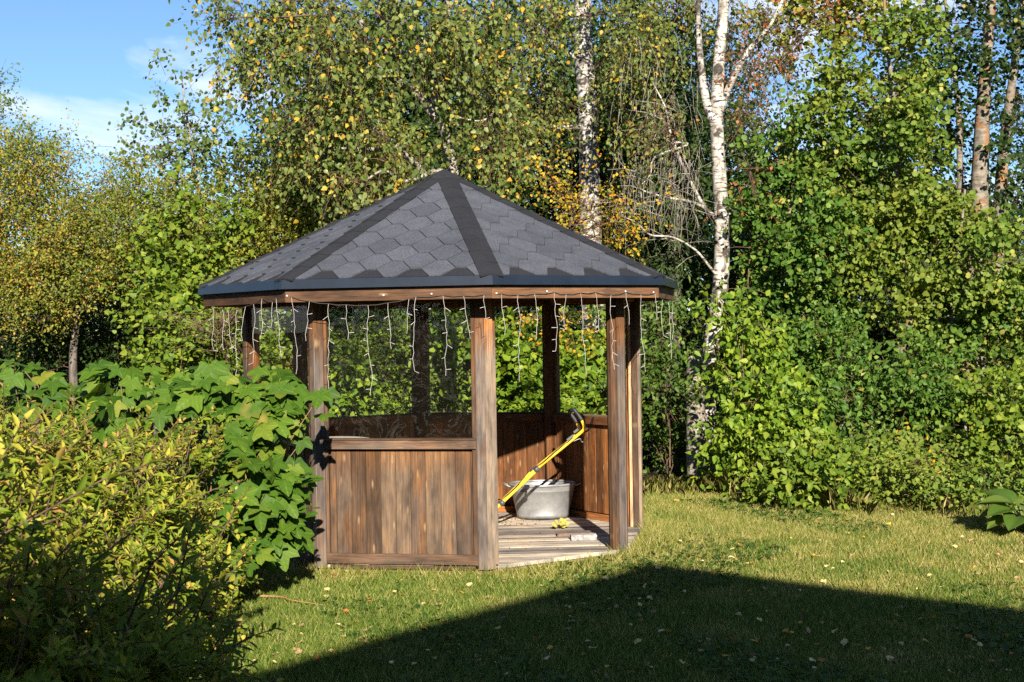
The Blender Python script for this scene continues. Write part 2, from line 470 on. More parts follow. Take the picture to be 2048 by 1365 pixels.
def build_grass():
    rng = np.random.RandomState(5)
    def field(n, x0, x1, y0, y1):
        x = rng.uniform(x0, x1, n); y = rng.uniform(y0, y1, n); return x, y
    xs, ys = [], []
    for n, b in ((150000, (-3.6, 4.2, -5.9, -3.2)), (190000, (-4.0, 5.6, -3.2, 0.6)), (60000, (1.2, 6.2, 0.6, 3.2)), (20000, (-6, 9, -9, -5.9))):
        x, y = field(n, *b); xs.append(x); ys.append(y)
    x = np.concatenate(xs); y = np.concatenate(ys)
    ang = np.arctan2(x, -y) - TH0
    a8 = (ang + PI / 8) % (PI / 4) - PI / 8
    rr = np.hypot(x, y)
    inside = rr * np.cos((ang - PI / 8 + PI / 8) % (PI / 4) - PI / 8) < 1.64
    keep = (~inside) & (y < back_edge(x) + rng.normal(0, 0.15, len(x)))
    x, y = x[keep], y[keep]; n = len(x)
    den = snoise(x, y, 3, 1.6)
    h = rng.uniform(0.022, 0.055, n) * (1 + 0.25 * den)
    edge = np.exp(-((np.hypot(x, y) - 1.85) / 0.13) ** 2) * (rng.rand(n) < 0.35)
    h = h * (1 + 1.8 * edge)
    far = np.clip((y - back_edge(x) + 0.7) / 0.7, 0, 1) * (rng.rand(n) < 0.5)
    h = h * (1 + 2.2 * far)
    w = rng.uniform(0.0022, 0.0042, n)
    a = rng.uniform(0, 2 * PI, n); l = rng.uniform(0.2, 1.1, n) * h
    b = rng.uniform(0, 2 * PI, n)
    V = np.zeros((n, 3, 3), dtype=np.float32)
    V[:, 0] = np.stack([x - np.cos(b) * w, y - np.sin(b) * w, np.full(n, GZ - 0.002)], 1)
    V[:, 1] = np.stack([x + np.cos(b) * w, y + np.sin(b) * w, np.full(n, GZ - 0.002)], 1)
    V[:, 2] = np.stack([x + np.cos(a) * l, y + np.sin(a) * l, GZ + h], 1)
    me = mesh_np('grass', V.reshape(-1, 3), np.arange(n * 3), np.full(n, 3), M_grass)
    o = link('grass', me); o['kind'] = 'stuff'
    tag(o, 'short green and straw coloured grass covering the lawn', 'grass')
    # low broad leaved weeds: clover and plantain rosettes
    n = 30000
    x = rng.uniform(-4, 5.5, n); y = rng.uniform(-5.6, 2.5, n)
    ang = np.arctan2(x, -y) - TH0
    inside = np.hypot(x, y) * np.cos((ang) % (PI / 4) - PI / 8) < 1.72
    keep = (snoise(x, y, 9, 2.4) > 0.35) & (~inside) & (y < back_edge(x))
    x, y = x[keep], y[keep]; n = len(x)
    s = rng.uniform(0.012, 0.028, n); a = rng.uniform(0, 2 * PI, n); z = GZ + rng.uniform(0.012, 0.04, n)
    tilt = rng.normal(0, 0.35, (n, 4))
    V = np.zeros((n, 4, 3), dtype=np.float32)
    for k in range(4):
        q = a + k * PI / 2
        V[:, k] = np.stack([x + np.cos(q) * s, y + np.sin(q) * s, z + s * tilt[:, k]], 1)
    me = mesh_np('clover', V.reshape(-1, 3), np.arange(n * 4), np.full(n, 4), leaf_mat('clover_leaf', [(0, (0.02, 0.06, 0.012)), (0.6, (0.045, 0.11, 0.02)), (1, (0.08, 0.15, 0.03))]))
    o = link('clover', me); o['kind'] = 'stuff'
    tag(o, 'low clover and broad leaved weeds growing through the lawn', 'clover')
build_grass()
def tall_grass():
    rng = np.random.RandomState(31); n = 5200
    x = rng.uniform(1.7, 6.6, n); c = snoise(x, x * 0, 4, 5.0)
    y = back_edge(x) + rng.normal(0.05, 0.22, n) - 0.1
    h = rng.uniform(0.05, 0.17, n) * (1 + 0.5 * c).clip(0.3, 1.8); w = rng.uniform(0.0012, 0.0026, n)
    a = rng.uniform(0, 2 * PI, n); l = rng.uniform(0.2, 0.9, n) * h; z0 = np.full(n, GZ - 0.004)
    V = np.zeros((n, 5, 3), dtype=np.float32); cx_, sx_ = np.cos(a + PI / 2) * w, np.sin(a + PI / 2) * w
    V[:, 0] = np.stack([x - cx_, y - sx_, z0], 1); V[:, 1] = np.stack([x + cx_, y + sx_, z0], 1)
    mx_, my_ = x + np.cos(a) * l * 0.3, y + np.sin(a) * l * 0.3
    V[:, 2] = np.stack([mx_ + cx_ * 0.8, my_ + sx_ * 0.8, GZ + h * 0.65], 1); V[:, 4] = np.stack([mx_ - cx_ * 0.8, my_ - sx_ * 0.8, GZ + h * 0.65], 1)
    V[:, 3] = np.stack([x + np.cos(a) * l, y + np.sin(a) * l, GZ + h], 1)
    me = mesh_np('tall_grass', V.reshape(-1, 3), np.arange(n * 5), np.full(n, 5), M_grass)
    o = link('tall_grass', me); o['kind'] = 'stuff'; tag(o, 'longer tufted grass along the foot of the thicket', 'grass')
tall_grass()

#@@GAZEBO
# ------------------------------------------------------------------ gazebo
R8, ZS, ZEB, ZET, RE, RET, RF, ZF, ZA = 1.8, 0.982, 2.172, 2.239, 2.170, 2.150, 2.128, 2.070, 3.245
def cdir(k):
    a = TH0 + k * PI / 4
    return Vector((math.sin(a), -math.cos(a), 0))
def corner(k, r, z=0):
    v = cdir(k) * r; v.z = z; return v
AP = math.cos(PI / 8)
class Side:
    def __init__(s, k):
        s.k = k
        s.n = ((cdir(k) + cdir(k + 1)) / 2).normalized()
        s.t = (cdir(k + 1) - cdir(k)).normalized()
    def p(s, u, w, z):   # u along the side from its middle, w outward from the post line
        v = s.n * (R8 * AP + w) + s.t * u; v.z = z; return v
HALF = R8 * math.sin(PI / 8)
board_cache = {}
def board_mesh(lx, ly, lz, mat, bev):
    key = (round(lx, 3), round(ly, 3), round(lz, 3), mat.name)
    if key in board_cache: return board_cache[key]
    bm = bmesh.new(); bmesh.ops.create_cube(bm, size=1)
    for v in bm.verts: v.co = Vector((v.co.x * lx, v.co.y * ly, v.co.z * lz))
    if bev: bmesh.ops.bevel(bm, geom=bm.edges[:], offset=bev, segments=1, affect='EDGES')
    me = bpy.data.meshes.new('board'); bm.to_mesh(me); bm.free(); me.materials.append(mat)
    board_cache[key] = me; return me
def board(name, parent, mat, a, b, wide, width, thick, bev=0.003):
    """a box from a to b; wide = direction of its width"""
    a = Vector(a); b = Vector(b); x = (b - a).normalized(); L = (b - a).length
    y = Vector(wide); y = (y - x * y.dot(x)).normalized(); z = x.cross(y)
    c = (a + b) / 2
    M = Matrix(((x.x, y.x, z.x, c.x), (x.y, y.y, z.y, c.y), (x.z, y.z, z.z, c.z), (0, 0, 0, 1)))
    return link(name, board_mesh(L, width, thick, mat, bev), M, parent)
UP = Vector((0, 0, 1))
gz = thing('gazebo', 'octagonal brown timber gazebo with a dark shingled roof and glass windows', 'gazebo', (0, 0, GZ))
rngp = random.Random(3)

# floor: boards across the octagon, on a skirt
def oct_span(y, r):
    xs = []
    pts = [corner(k, r) for k in range(8)]
    for i in range(8):
        a, b = pts[i], pts[(i + 1) % 8]
        if (a.y - y) * (b.y - y) < 0:
            t = (y - a.y) / (b.y - a.y); xs.append(a.x + (b.x - a.x) * t)
    return (min(xs), max(xs)) if len(xs) >= 2 else None
mbk = MB()
ro = [corner(k, R8 - 0.035, -0.034) for k in range(8)]; rb = [corner(k, R8 - 0.035, GZ - 0.12) for k in range(8)]
mbk.add(ro + rb, [[i, i + 8, (i + 1) % 8 + 8, (i + 1) % 8] for i in range(8)] + [list(range(8))])
floor = mbk.obj('floor', M_wood, gz)
bw = 0.118
y = -R8 + 0.02
while y < R8:
    y0, y1 = y, y + bw - 0.006
    s0, s1 = oct_span(y0 + 1e-4, R8 - 0.012), oct_span(y1, R8 - 0.012)
    if s0 and s1:
        ca = (s0[0] + s1[0]) / 2; cb = (s0[1] + s1[1]) / 2; cx = (ca + cb) / 2; yc = (y0 + y1) / 2
        m1 = MB()
        top = [(s0[0] - cx, y0 - yc, 0), (s0[1] - cx, y0 - yc, 0), (s1[1] - cx, y1 - yc, 0), (s1[0] - cx, y1 - yc, 0)]
        bot = [(a, b, -0.03) for a, b, c in top]
        m1.add(top + bot, [(0, 1, 2, 3), (4, 7, 6, 5), (0, 4, 5, 1), (1, 5, 6, 2), (2, 6, 7, 3), (3, 7, 4, 0)])
        link('floor_board', m1.mesh('floor_board', M_deckb), Matrix.Translation((cx, yc, rngp.uniform(-0.002, 0.001))), floor)
    y += bw

# posts: an inner core with two mitred facing boards
for k in range(8):
    sp, sn = Side(k - 1), Side(k)
    Cn = lambda w: corner(k, R8 + w / AP)
    core = MB()
    a1 = sn.p(-HALF + 0.078, -0.03, 0) ; a2 = sp.p(HALF - 0.078, -0.03, 0)
    ci = corner(k, R8 - 0.03 / AP); c2 = corner(k, R8 - 0.145)
    pl = [ci, a1, a1 - sn.n * 0.062, c2, a2 - sp.n * 0.062, a2]
    zb, zt = (-0.012, 2.12)
    core.add([(p.x, p.y, zb) for p in pl] + [(p.x, p.y, zt) for p in pl], [[i, (i + 1) % 6, (i + 1) % 6 + 6, i + 6] for i in range(6)] + [list(range(6))[::-1], list(range(6, 12))])
    # local frame with X up so that grain follows the post
    def up_link(name, m_, mat, parent):
        o = corner(k, R8); Mx = Matrix(((0, 0, -1, o.x), (0, 1, 0, o.y), (1, 0, 0, 0), (0, 0, 0, 1)))
        Mi = Mx.inverted(); m_.v = [tuple(Mi @ Vector(v)) for v in m_.v]
        return link(name, m_.mesh(name, mat), Mx, parent)
    post = up_link('post', core, M_inner, gz)
    for sd, sgn in ((sn, -1), (sp, 1)):
        m1 = MB()
        o1 = sd.p(sgn * (HALF - 0.004), 0, 0); o2 = sd.p(sgn * (HALF - 0.074), 0, 0); i2 = sd.p(sgn * (HALF - 0.074), -0.028, 0)
        oc = sd.p(sgn * (HALF - 0.001), -0.006, 0); ic = corner(k, R8 - 0.028 / AP) - sd.t * sgn * 0.002
        pl = [oc, o1, o2, i2, ic]
        if sgn > 0: pl = pl[::-1]
        z0 = -0.03 + rngp.uniform(-0.006, 0.006)
        m1.add([(p.x, p.y, z0) for p in pl] + [(p.x, p.y, 2.115) for p in pl], [[i, (i + 1) % 5, (i + 1) % 5 + 5, i + 5] for i in range(5)] + [list(range(5))[::-1], list(range(5, 10))])
        up_link('post_board', m1, M_post, post)

OPEN = (0, 1)
for k in range(8):
    s = Side(k)
    # header beam
    board('header_beam', gz, M_inner, s.p(-HALF + 0.06, -0.06, 2.11), s.p(HALF - 0.06, -0.06, 2.11), UP, 0.09, 0.045)
    U = HALF - 0.075
    if k in OPEN:
        for sg in (-1, 1):
            board('door_stile', gz, M_post if sg < 0 else M_wood, s.p(sg * (U - 0.024), -0.052, 0.001), s.p(sg * (U - 0.024), -0.052, 2.06), s.t, 0.042, 0.05)
            board('door_stop', gz, M_sunlit if (k == 1 and sg > 0) else M_wood, s.p(sg * (U - 0.012), -0.094, 0.001), s.p(sg * (U - 0.012), -0.094, 2.06), s.t, 0.035, 0.03)
        continue
    fr = board('wall_panel', gz, M_wood, s.p(-U + 0.002, -0.004, 0.945), s.p(U - 0.002, -0.004, 0.945), UP, 0.068, 0.05)
    cap = board('sill_cap', fr, M_wood, s.p(-U + 0.002, -0.016, 0.987), s.p(U - 0.002, -0.016, 0.987), s.n, 0.085, 0.014, 0.002)
    board('bottom_rail', fr, M_wood, s.p(-U + 0.002, -0.006, 0.048), s.p(U - 0.002, -0.006, 0.048), UP, 0.08, 0.03)
    board('kick_strip', fr, M_wood, s.p(-HALF + 0.1, -0.012, -0.018), s.p(HALF - 0.1, -0.012, -0.018), UP, 0.03, 0.02)
    board('base_rail', fr, M_inner, s.p(-U + 0.03, -0.078, 0.03), s.p(U - 0.03, -0.078, 0.03), UP, 0.06, 0.03)
    board('inner_rail', fr, M_inner, s.p(-U + 0.03, -0.078, 0.945), s.p(U - 0.03, -0.078, 0.945), UP, 0.075, 0.03)
    for sg in (-1, 1):
        board('stile', fr, M_wood, s.p(sg * (U - 0.018), -0.018, 0.0), s.p(sg * (U - 0.018), -0.018, 2.06), s.t, 0.036, 0.04) if sg > 0 else \
            board('stile', fr, M_wood, s.p(sg * (U - 0.012), -0.026, 0.0), s.p(sg * (U - 0.012), -0.026, 2.06), s.t, 0.024, 0.04)
    # planks
    x0, x1 = -U + 0.024, U - 0.036
    n = 10; pw = 0.121; x = x0
    first = 0.055
    i = 0
    while x < x1 - 0.01:
        wdt = first if i == 0 else min(pw, x1 - x)
        board('plank', fr, M_plank if k in (7, 6, 5) else M_inner, s.p(x + wdt / 2, -0.040 + rngp.uniform(-0.0015, 0.0015), 0.06), s.p(x + wdt / 2, -0.040, 0.925), s.t, wdt - 0.0006, 0.022, 0.006)
        x += wdt; i += 1
    board('top_rail', fr, M_wood, s.p(-U + 0.03, -0.03, 2.075), s.p(U - 0.03, -0.03, 2.075), UP, 0.05, 0.03)
    m1 = MB()
    q = [s.p(-U + 0.02, -0.028, 0.99), s.p(U - 0.03, -0.028, 0.99), s.p(U - 0.03, -0.028, 2.06), s.p(-U + 0.02, -0.028, 2.06)]
    m1.add(q, [(0, 1, 2, 3)])
    m1.obj('glass_pane', M_glass, fr)

# roof
APEX = Vector((0, 0, ZA))
rf = MB()
et = [corner(k, RET, ZET) for k in range(8)]; eb = [corner(k, RET, ZET - 0.035) for k in range(8)]
rf.add(et + [APEX] + eb + [APEX - UP * 0.04], [[i, (i + 1) % 8, 8] for i in range(8)] + [[i + 9, (i + 1) % 8 + 9, (i + 1) % 8, i] for i in range(8)] + [[(i + 1) % 8 + 9, i + 9, 17] for i in range(8)])
roof = rf.obj('roof', M_hip, gz)
TP, TV, TB = 0.355, 0.148, 0.042
def clip(poly, a, b, c):
    out = []
    for i in range(len(poly)):
        p, q = poly[i], poly[(i + 1) % len(poly)]
        dp = a * p[0] + b * p[1] - c; dq = a * q[0] + b * q[1] - c
        if dp <= 0: out.append(p)
        if dp * dq < 0:
            t = dp / (dp - dq); out.append((p[0] + (q[0] - p[0]) * t, p[1] + (q[1] - p[1]) * t))
    return out
hexp = [(-TB, 0), (TB, 0), (TP / 2 - TB, TV), (TB, 2 * TV), (-TB, 2 * TV), (-(TP / 2 - TB), TV)]
full_mesh = {}
def tile_mesh(poly, j):
    cx = sum(p[0] for p in poly) / len(poly); cy_ = sum(p[1] for p in poly) / len(poly)
    ins = [(cx + (p[0] - cx) * 0.982, cy_ + (p[1] - cy_) * 0.978) for p in poly]
    top = [(p[0], p[1], 0.0125 - 0.010 * max(0, min(1, (p[1]) / (2 * TV)))) for p in ins]
    bot = [(p[0], p[1], -0.002) for p in ins]; n = len(top)
    m1 = MB(); m1.add(top + bot, [list(range(n))] + [[i + n, (i + 1) % n + n, (i + 1) % n, i] for i in range(n)])
    return m1
rest = MB()
for k in range(8):
    s = Side(k)
    A, B = et[k], et[(k + 1) % 8]
    mid = (A + B) / 2; tu = (B - A).normalized(); tv = (APEX - mid).normalized(); nn = tu.cross(tv).normalized()
    Ls = (APEX - mid).length; hw = (B - A).length / 2
    j = 0; shift = rngp.uniform(-0.08, 0.08)
    while j * TV < Ls:
        for i in range(-4, 5):
            u0 = (i + 0.5 * (j % 2)) * TP + shift; v0 = j * TV + 0.004
            poly = [(u0 + a, v0 + b) for a, b in hexp]
            area0 = 1
            cl = clip(poly, Ls, hw, hw * Ls); cl = clip(cl, -Ls, hw, hw * Ls) if len(cl) > 2 else cl
            if len(cl) < 3: continue
            whole = len(cl) == 6 and all(abs(a[0] - b[0]) + abs(a[1] - b[1]) < 1e-6 for a, b in zip(cl, poly))
            ar = abs(sum(cl[q][0] * cl[(q + 1) % len(cl)][1] - cl[(q + 1) % len(cl)][0] * cl[q][1] for q in range(len(cl)))) / 2
            if ar < 0.0008: continue
            o = mid + tu * u0 + tv * v0
            M = Matrix(((tu.x, tv.x, nn.x, o.x), (tu.y, tv.y, nn.y, o.y), (tu.z, tv.z, nn.z, o.z), (0, 0, 0, 1)))
            loc = [(a - u0, b - v0) for a, b in cl]
            if k in (6, 7, 0):
                if whole:
                    if 'm' not in full_mesh: full_mesh['m'] = tile_mesh(loc, j).mesh('shingle', M_shingle)
                    me = full_mesh['m']
                else: me = tile_mesh(loc, j).mesh('shingle', M_shingle)
                link('shingle', me, M, roof)
            else:
                t1 = tile_mesh(loc, j); rest.add([M @ Vector(v) for v in t1.v], t1.f)
        j += 1
ro_ = rest.obj('far_shingles', shingle_mat('asphalt_shingle_far', (0.062, 0.068, 0.084), False), roof); ro_['kind'] = 'stuff'
# hip strips in overlapping lengths, and the apex cap
for k in range(8):
    a = et[k]; L = (APEX - a).length; d = (APEX - a).normalized()
    sp, sn = Side(k - 1), Side(k)
    def facen(s_):
        A, B = et[s_.k % 8], et[(s_.k + 1) % 8]; return (B - A).cross(APEX - A).normalized()
    n1, n2 = facen(sp), facen(sn)
    w1 = (d.cross(n1)).normalized(); w2 = d.cross(n2).normalized()
    if w1.dot(sp.t) > 0: w1 = -w1
    if w2.dot(sn.t) < 0: w2 = -w2
    nm = (n1 + n2).normalized(); hwid = 0.092
    seg = 0.24; q = 0.0
    while q < L - 0.1:
        q2 = min(q + seg + 0.03, L - 0.03); m1 = MB()
        def rowv(t, h): 
            c = a + d * t + nm * h
            return [c + w1 * hwid - nm * 0.001, c, c + w2 * hwid - nm * 0.001]
        lo, hi = rowv(q, 0.021), rowv(q2, 0.014)
        lo2 = [v - nm * 0.014 for v in lo]; hi2 = [v - nm * 0.012 for v in hi]
        m1.add(lo + hi + lo2 + hi2, [(0, 1, 4, 3), (1, 2, 5, 4), (6, 7, 1, 0), (7, 8, 2, 1), (6, 0, 3, 9), (2, 8, 11, 5), (3, 4, 10, 9), (4, 5, 11, 10)])
        m1.obj('hip_strip', M_hip, roof); q += seg
m1 = MB(); rr_ = 0.17
zc = ZA - rr_ * (ZA - ZET) / RET
ring = [corner(k, rr_ + 0.01, zc + 0.022) for k in range(8)]; ring2 = [corner(k, rr_ + 0.01, zc + 0.008) for k in range(8)]
m1.add(ring + [Vector((0, 0, ZA + 0.028))] + ring2, [[i, (i + 1) % 8, 8] for i in range(8)] + [[i + 9, (i + 1) % 8 + 9, (i + 1) % 8, i] for i in range(8)])
m1.obj('apex_cap', M_hip, roof)
# steel drip edge, timber fascia, soffit
for k in range(8):
    a0, a1 = corner(k, RET - 0.02, ZET + 0.010), corner(k + 1, RET - 0.02, ZET + 0.010)
    b0, b1 = corner(k, RET + 0.012, ZET + 0.004), corner(k + 1, RET + 0.012, ZET + 0.004)
    c0, c1 = corner(k, RE + 0.004, ZEB), corner(k + 1, RE + 0.004, ZEB)
    d0, d1 = corner(k, RE - 0.02, ZEB + 0.004), corner(k + 1, RE - 0.02, ZEB + 0.004)
    m1 = MB(); m1.add([a0, a1, b0, b1, c0, c1, d0, d1], [(0, 2, 3, 1), (2, 4, 5, 3), (4, 6, 7, 5)])
    dr = m1.obj('drip_edge', M_metal, roof)
    e0 = corner(k, RE + 0.006, ZEB); s = Side(k)
    e1 = corner(k, RET + 0.014, ZET + 0.004)
    m1 = MB(); m1.add([e0, e0 + s.t * 0.05 - s.n * 0.0, e1 + s.t * 0.05, e1], [(0, 1, 2, 3)])
    board('fascia', roof, M_fascia, corner(k, RF, (ZF + ZEB + 0.03) / 2) + s.t * 0.002 - s.n * 0.012, corner(k + 1, RF, (ZF + ZEB + 0.03) / 2) - s.t * 0.002 - s.n * 0.012, UP, ZEB + 0.03 - ZF, 0.024, 0.002)
    for j in range(3):
        rr0 = 1.66 + j * 0.15; rr1 = rr0 + 0.145
        m1 = MB(); z = 2.128
        m1.add([corner(k, rr0, z), corner(k + 1, rr0, z), corner(k + 1, rr1, z), corner(k, rr1, z), corner(k, rr0, z + 0.015), corner(k + 1, rr0, z + 0.015), corner(k + 1, rr1, z + 0.015), corner(k, rr1, z + 0.015)],
               [(0, 1, 2, 3), (7, 6, 5, 4), (0, 4, 5, 1), (2, 6, 7, 3)])
        m1.obj('soffit_board', M_inner, roof)

#@@LIGHTS
# ------------------------------------------------------------------ icicle light string along the fascia
M_cable = simple('light_cable', (0.40, 0.38, 0.36), 0.5, 0.4)
M_cabled = simple('dark_cable', (0.05, 0.045, 0.04), 0.5, 0.4)
M_clip = simple('cable_clip', (0.8, 0.78, 0.72), 0.4, 0.4)
strands = [(425, 612, 700), (444, 617, 700), (456, 620, 705), (474, 620, 760), (491, 613, 681), (507, 608, 725), (524, 597, 678), (545, 604, 655), (552, 597, 717), (583, 594, 748),
           (619, 603, 682), (657, 608, 790), (692, 610, 680), (736, 611, 790), (776, 606, 698), (818, 598, 668), (832, 594, 742), (886, 591, 752), (927, 592, 678), (968, 590, 638), (1003, 588, 670),
           (1036, 590, 763), (1069, 588, 680), (1109, 585, 703), (1132, 589, 660), (1161, 586, 755), (1191, 585, 662), (1222, 590, 740), (1252, 585, 650), (1282, 589, 745), (1310, 587, 640)]
def on_fascia(px, py):
    for k in (6, 7, 0):
        s = Side(k % 8); d = ray(px, py)
        r0 = (RF + 0.008) * AP
        t = (r0 - CAM.dot(s.n)) / d.dot(s.n); P = CAM + d * t
        if abs((P - s.n * r0).dot(s.t)) < (RF + 0.03) * math.sin(PI / 8): return P
    return None
lrng = random.Random(11)
ls = thing('icicle_light_string', 'white icicle light string with dangling strands along the gazebo fascia', 'light string', corner(0, RF, GZ))
main = []
bulb = MB()
def strand(P, L, n0):
    m1 = MB(); pts = []; x = Vector((0, 0, 0)); steps = max(3, int(L / 0.045))
    dvx = Vector((lrng.uniform(-1, 1), lrng.uniform(-0.6, 0.6), 0))
    for i in range(steps + 1):
        pts.append(P + x + Vector((0, 0, -L * i / steps)))
        x = x + Vector((lrng.uniform(-1, 1), lrng.uniform(-1, 1), 0)) * 0.011
    m1.tube(pts, 0.0015, 5)
    for i in range(2, steps + 1, 2):
        if lrng.random() < 0.85:
            sgn = lrng.choice((-1, 1)); q = pts[i] + Vector((sgn * lrng.uniform(0.02, 0.045), lrng.uniform(-0.02, 0.02), lrng.uniform(-0.03, 0.012)))
            m1.tube([pts[i], q], [0.0013, 0.0021], 5)
    return m1.obj('strand', M_cable, ls)
for px, y0, y1 in strands:
    P = on_fascia(px, y0)
    if P is None: continue
    main.append(P); strand(P, max(0.1, (y1 - y0) * mpp(P.y)), 0)
s1 = Side(1)
for u, zt, L in ((-0.5, 2.06, 0.3), (0.0, 2.05, 0.5), (0.45, 2.05, 0.34)):
    P = s1.n * (RF + 0.01) * AP + s1.t * u * 1.15; P.z = zt; main.append(P); strand(P, L, 0)
m1 = MB()
cab = []
for i, P in enumerate(main):
    cab.append(P)
    if i + 1 < len(main):
        Q = (P + main[i + 1]) / 2; Q.z -= 0.006; Q = Q + Vector((Q.x, Q.y, 0)).normalized() * 0.006; cab.append(Q)
m1.tube(cab, 0.0028, 5); m1.obj('cable', M_cabled, ls)
for px, py in ((574, 592), (767, 591), (863, 588), (993, 587), (1094, 583), (1251, 583), (1307, 585)):
    P = on_fascia(px, py)
    if P is None: continue
    m1 = MB(); m1.lathe([(0.0, 0.006), (0.006, 0.004), (0.007, 0.0), (0.005, -0.006), (0.0, -0.007)], 8, M=Matrix.Translation(P)); m1.obj('cable_clip', M_clip, ls, True)

#@@THINGS
# ------------------------------------------------------------------ things inside the gazebo
M_zinc, ntz = new_mat('galvanised_zinc')
tcz = N(ntz, 'ShaderNodeTexCoord').outputs['Object']
vz = ntz.nodes.new('ShaderNodeTexVoronoi'); ntz.links.new(tcz, vz.inputs['Vector']); vz.inputs['Scale'].default_value = 45
nz_ = noise(ntz, tcz, 6, 5, 0.65, 0.4)
cz = ramp(ntz, nz_, [(0.3, (0.15, 0.17, 0.18)), (0.55, (0.24, 0.26, 0.27)), (0.8, (0.32, 0.33, 0.335))])
cz = mixc(ntz, 0.06, cz, vz.outputs['Color'], 'OVERLAY')
cz2 = ntz.nodes.new('ShaderNodeRGBToBW'); ntz.links.new(cz, cz2.inputs[0])
czz = mixc(ntz, 0.75, cz, cz2.outputs[0])
finish(ntz, principled(ntz, czz, 0.42, 0.5, 0.35, nz_, 0.2, 0.003))
bp = onz(1089, 1041, 0)
TUBC = Vector((bp.x, bp.y + 0.21, 0))
tub = thing('wash_tub', 'oval galvanised zinc wash tub with end handles standing on the gazebo floor', 'tub', TUBC)
k_ = mpp(TUBC.y - 0.1); Hh = 0.33
rb_, rt_ = 106 * k_ / 2, 134 * k_ / 2
m1 = MB()
prof = [(rb_ * 0.0, 0.012), (rb_ * 0.97, 0.012), (rb_, 0.0), (rb_ * 1.015, 0.045), (rb_ * 1.005, 0.05), (rb_ + (rt_ - rb_) * 0.75, Hh * 0.80), (rb_ + (rt_ - rb_) * 0.78 + 0.005, Hh * 0.815), (rb_ + (rt_ - rb_) * 0.83, Hh * 0.835), (rt_, Hh - 0.01)]
inner = [(rt_ - 0.006, Hh - 0.01), (rb_ * 0.985, 0.03), (0, 0.03)]
m1.lathe([(r, z) for r, z in prof] , 48, 1, 0.78, Matrix.Translation(TUBC))
m1.lathe(inner, 48, 1, 0.78, Matrix.Translation(TUBC))
m1.obj('basin', M_zinc, tub, True)
m1 = MB(); m1.tube([TUBC + Vector((math.cos(q) * rt_, math.sin(q) * rt_ * 0.78, Hh)) for q in np.linspace(0, 2 * PI, 41)], 0.012, 8, False)
m1.obj('rim', M_zinc, tub, True)
for sg in (-1, 1):
    m1 = MB(); b = TUBC + Vector((sg * (rt_ - 0.01), 0, Hh - 0.02))
    m1.tube(smooth_path([b + Vector((0, -0.07, 0)), b + Vector((sg * 0.05, -0.06, 0.02)), b + Vector((sg * 0.065, 0, 0.035)), b + Vector((sg * 0.05, 0.06, 0.02)), b + Vector((0, 0.07, 0))], 5), 0.006, 6)
    m1.obj('handle', M_zinc, tub, True)

# lawn mower, handle leaning up to the right
M_yel = simple('yellow_paint', (0.78, 0.46, 0.012), 0.35, 0.5, 0, 0.12, 9)
M_blk = simple('black_rubber', (0.018, 0.018, 0.02), 0.55, 0.4)
M_gry = simple('dark_plastic', (0.06, 0.065, 0.07), 0.45, 0.4)
mo = at(955, 1070, -0.10); mo.z = 0
mw = thing('lawn_mower', 'lawn mower with a long yellow folding handle and black grip leaning over the tub', 'lawn mower', mo)
YA = 0.05
lowA = at(952, 1056, YA - 0.05); A1 = at(1004, 1006, YA); A2 = at(1073, 941, YA + 0.02); A3 = at(1155, 874, YA + 0.04); A4 = at(1167, 860, YA + 0.04); A5 = at(1163, 845, YA + 0.05); A6 = at(1147, 823, YA + 0.07)
off = Vector((-0.015, 0.32, -0.045))
for nm, o in (('near', Vector((0, 0, 0))), ('far', off)):
    m1 = MB(); m1.tube(smooth_path([p + o for p in (lowA, A1, A2)], 6), 0.0155, 10); lo_ = m1.obj('lower_bar', M_yel, mw, True)
    m1 = MB(); m1.tube(smooth_path([p + o + Vector((0.004, 0, 0.016)) for p in (A1 + (A2 - A1) * 0.75, A2, A3, A4, A5)], 6), 0.0145, 10); ub = m1.obj('upper_bar', M_yel, mw, True)
    m1 = MB(); m1.tube(smooth_path([p + o + Vector((0.004, 0, 0.016)) for p in (A5, (A5 + A6) / 2 + Vector((0.003, 0, 0)), A6)], 5), 0.019, 10); m1.obj('grip', M_blk, ub, True)
    m1 = MB(); j = A2 + o + Vector((0.0, -0.02, 0.01))
    m1.lathe([(0, -0.02), (0.024, -0.018), (0.028, 0), (0.02, 0.014), (0, 0.016)], 12, M=Matrix.Translation(j) @ Matrix.Rotation(PI / 2, 4, 'X')); m1.obj('clamp_knob', M_gry, ub, True)
    m1 = MB(); j = A1 + o + Vector((0, -0.018, 0))
    m1.lathe([(0, -0.02), (0.022, -0.018), (0.026, 0), (0.02, 0.014), (0, 0.016)], 12, M=Matrix.Translation(j) @ Matrix.Rotation(PI / 2, 4, 'X')); m1.obj('clamp_knob', M_gry, lo_, True)
m1 = MB(); m1.tube([A6 + Vector((0.004, 0, 0.016)), A6 + off + Vector((0.004, 0, 0.016))], 0.0165, 10); m1.obj('crossbar', M_blk, mw, True)
m1 = MB(); q0 = A1 + (A2 - A1) * 0.9
m1.tube([A2 + Vector((0, 0, 0)), A2 + off], 0.010, 8); m1.obj('brace', M_yel, mw, True)
m1 = MB(); m1.tube(smooth_path([at(1168, 866, YA + 0.1), at(1179, 860, YA + 0.12), at(1184, 848, YA + 0.13), at(1187, 834, YA + 0.15)], 6), 0.0045, 6)
m1.tube(smooth_path([at(1168, 866, YA + 0.5), at(1177, 858, YA + 0.5), at(1182, 846, YA + 0.5), at(1185, 833, YA + 0.48)], 6), 0.0045, 6); m1.obj('bail_lever', M_blk, mw, True)
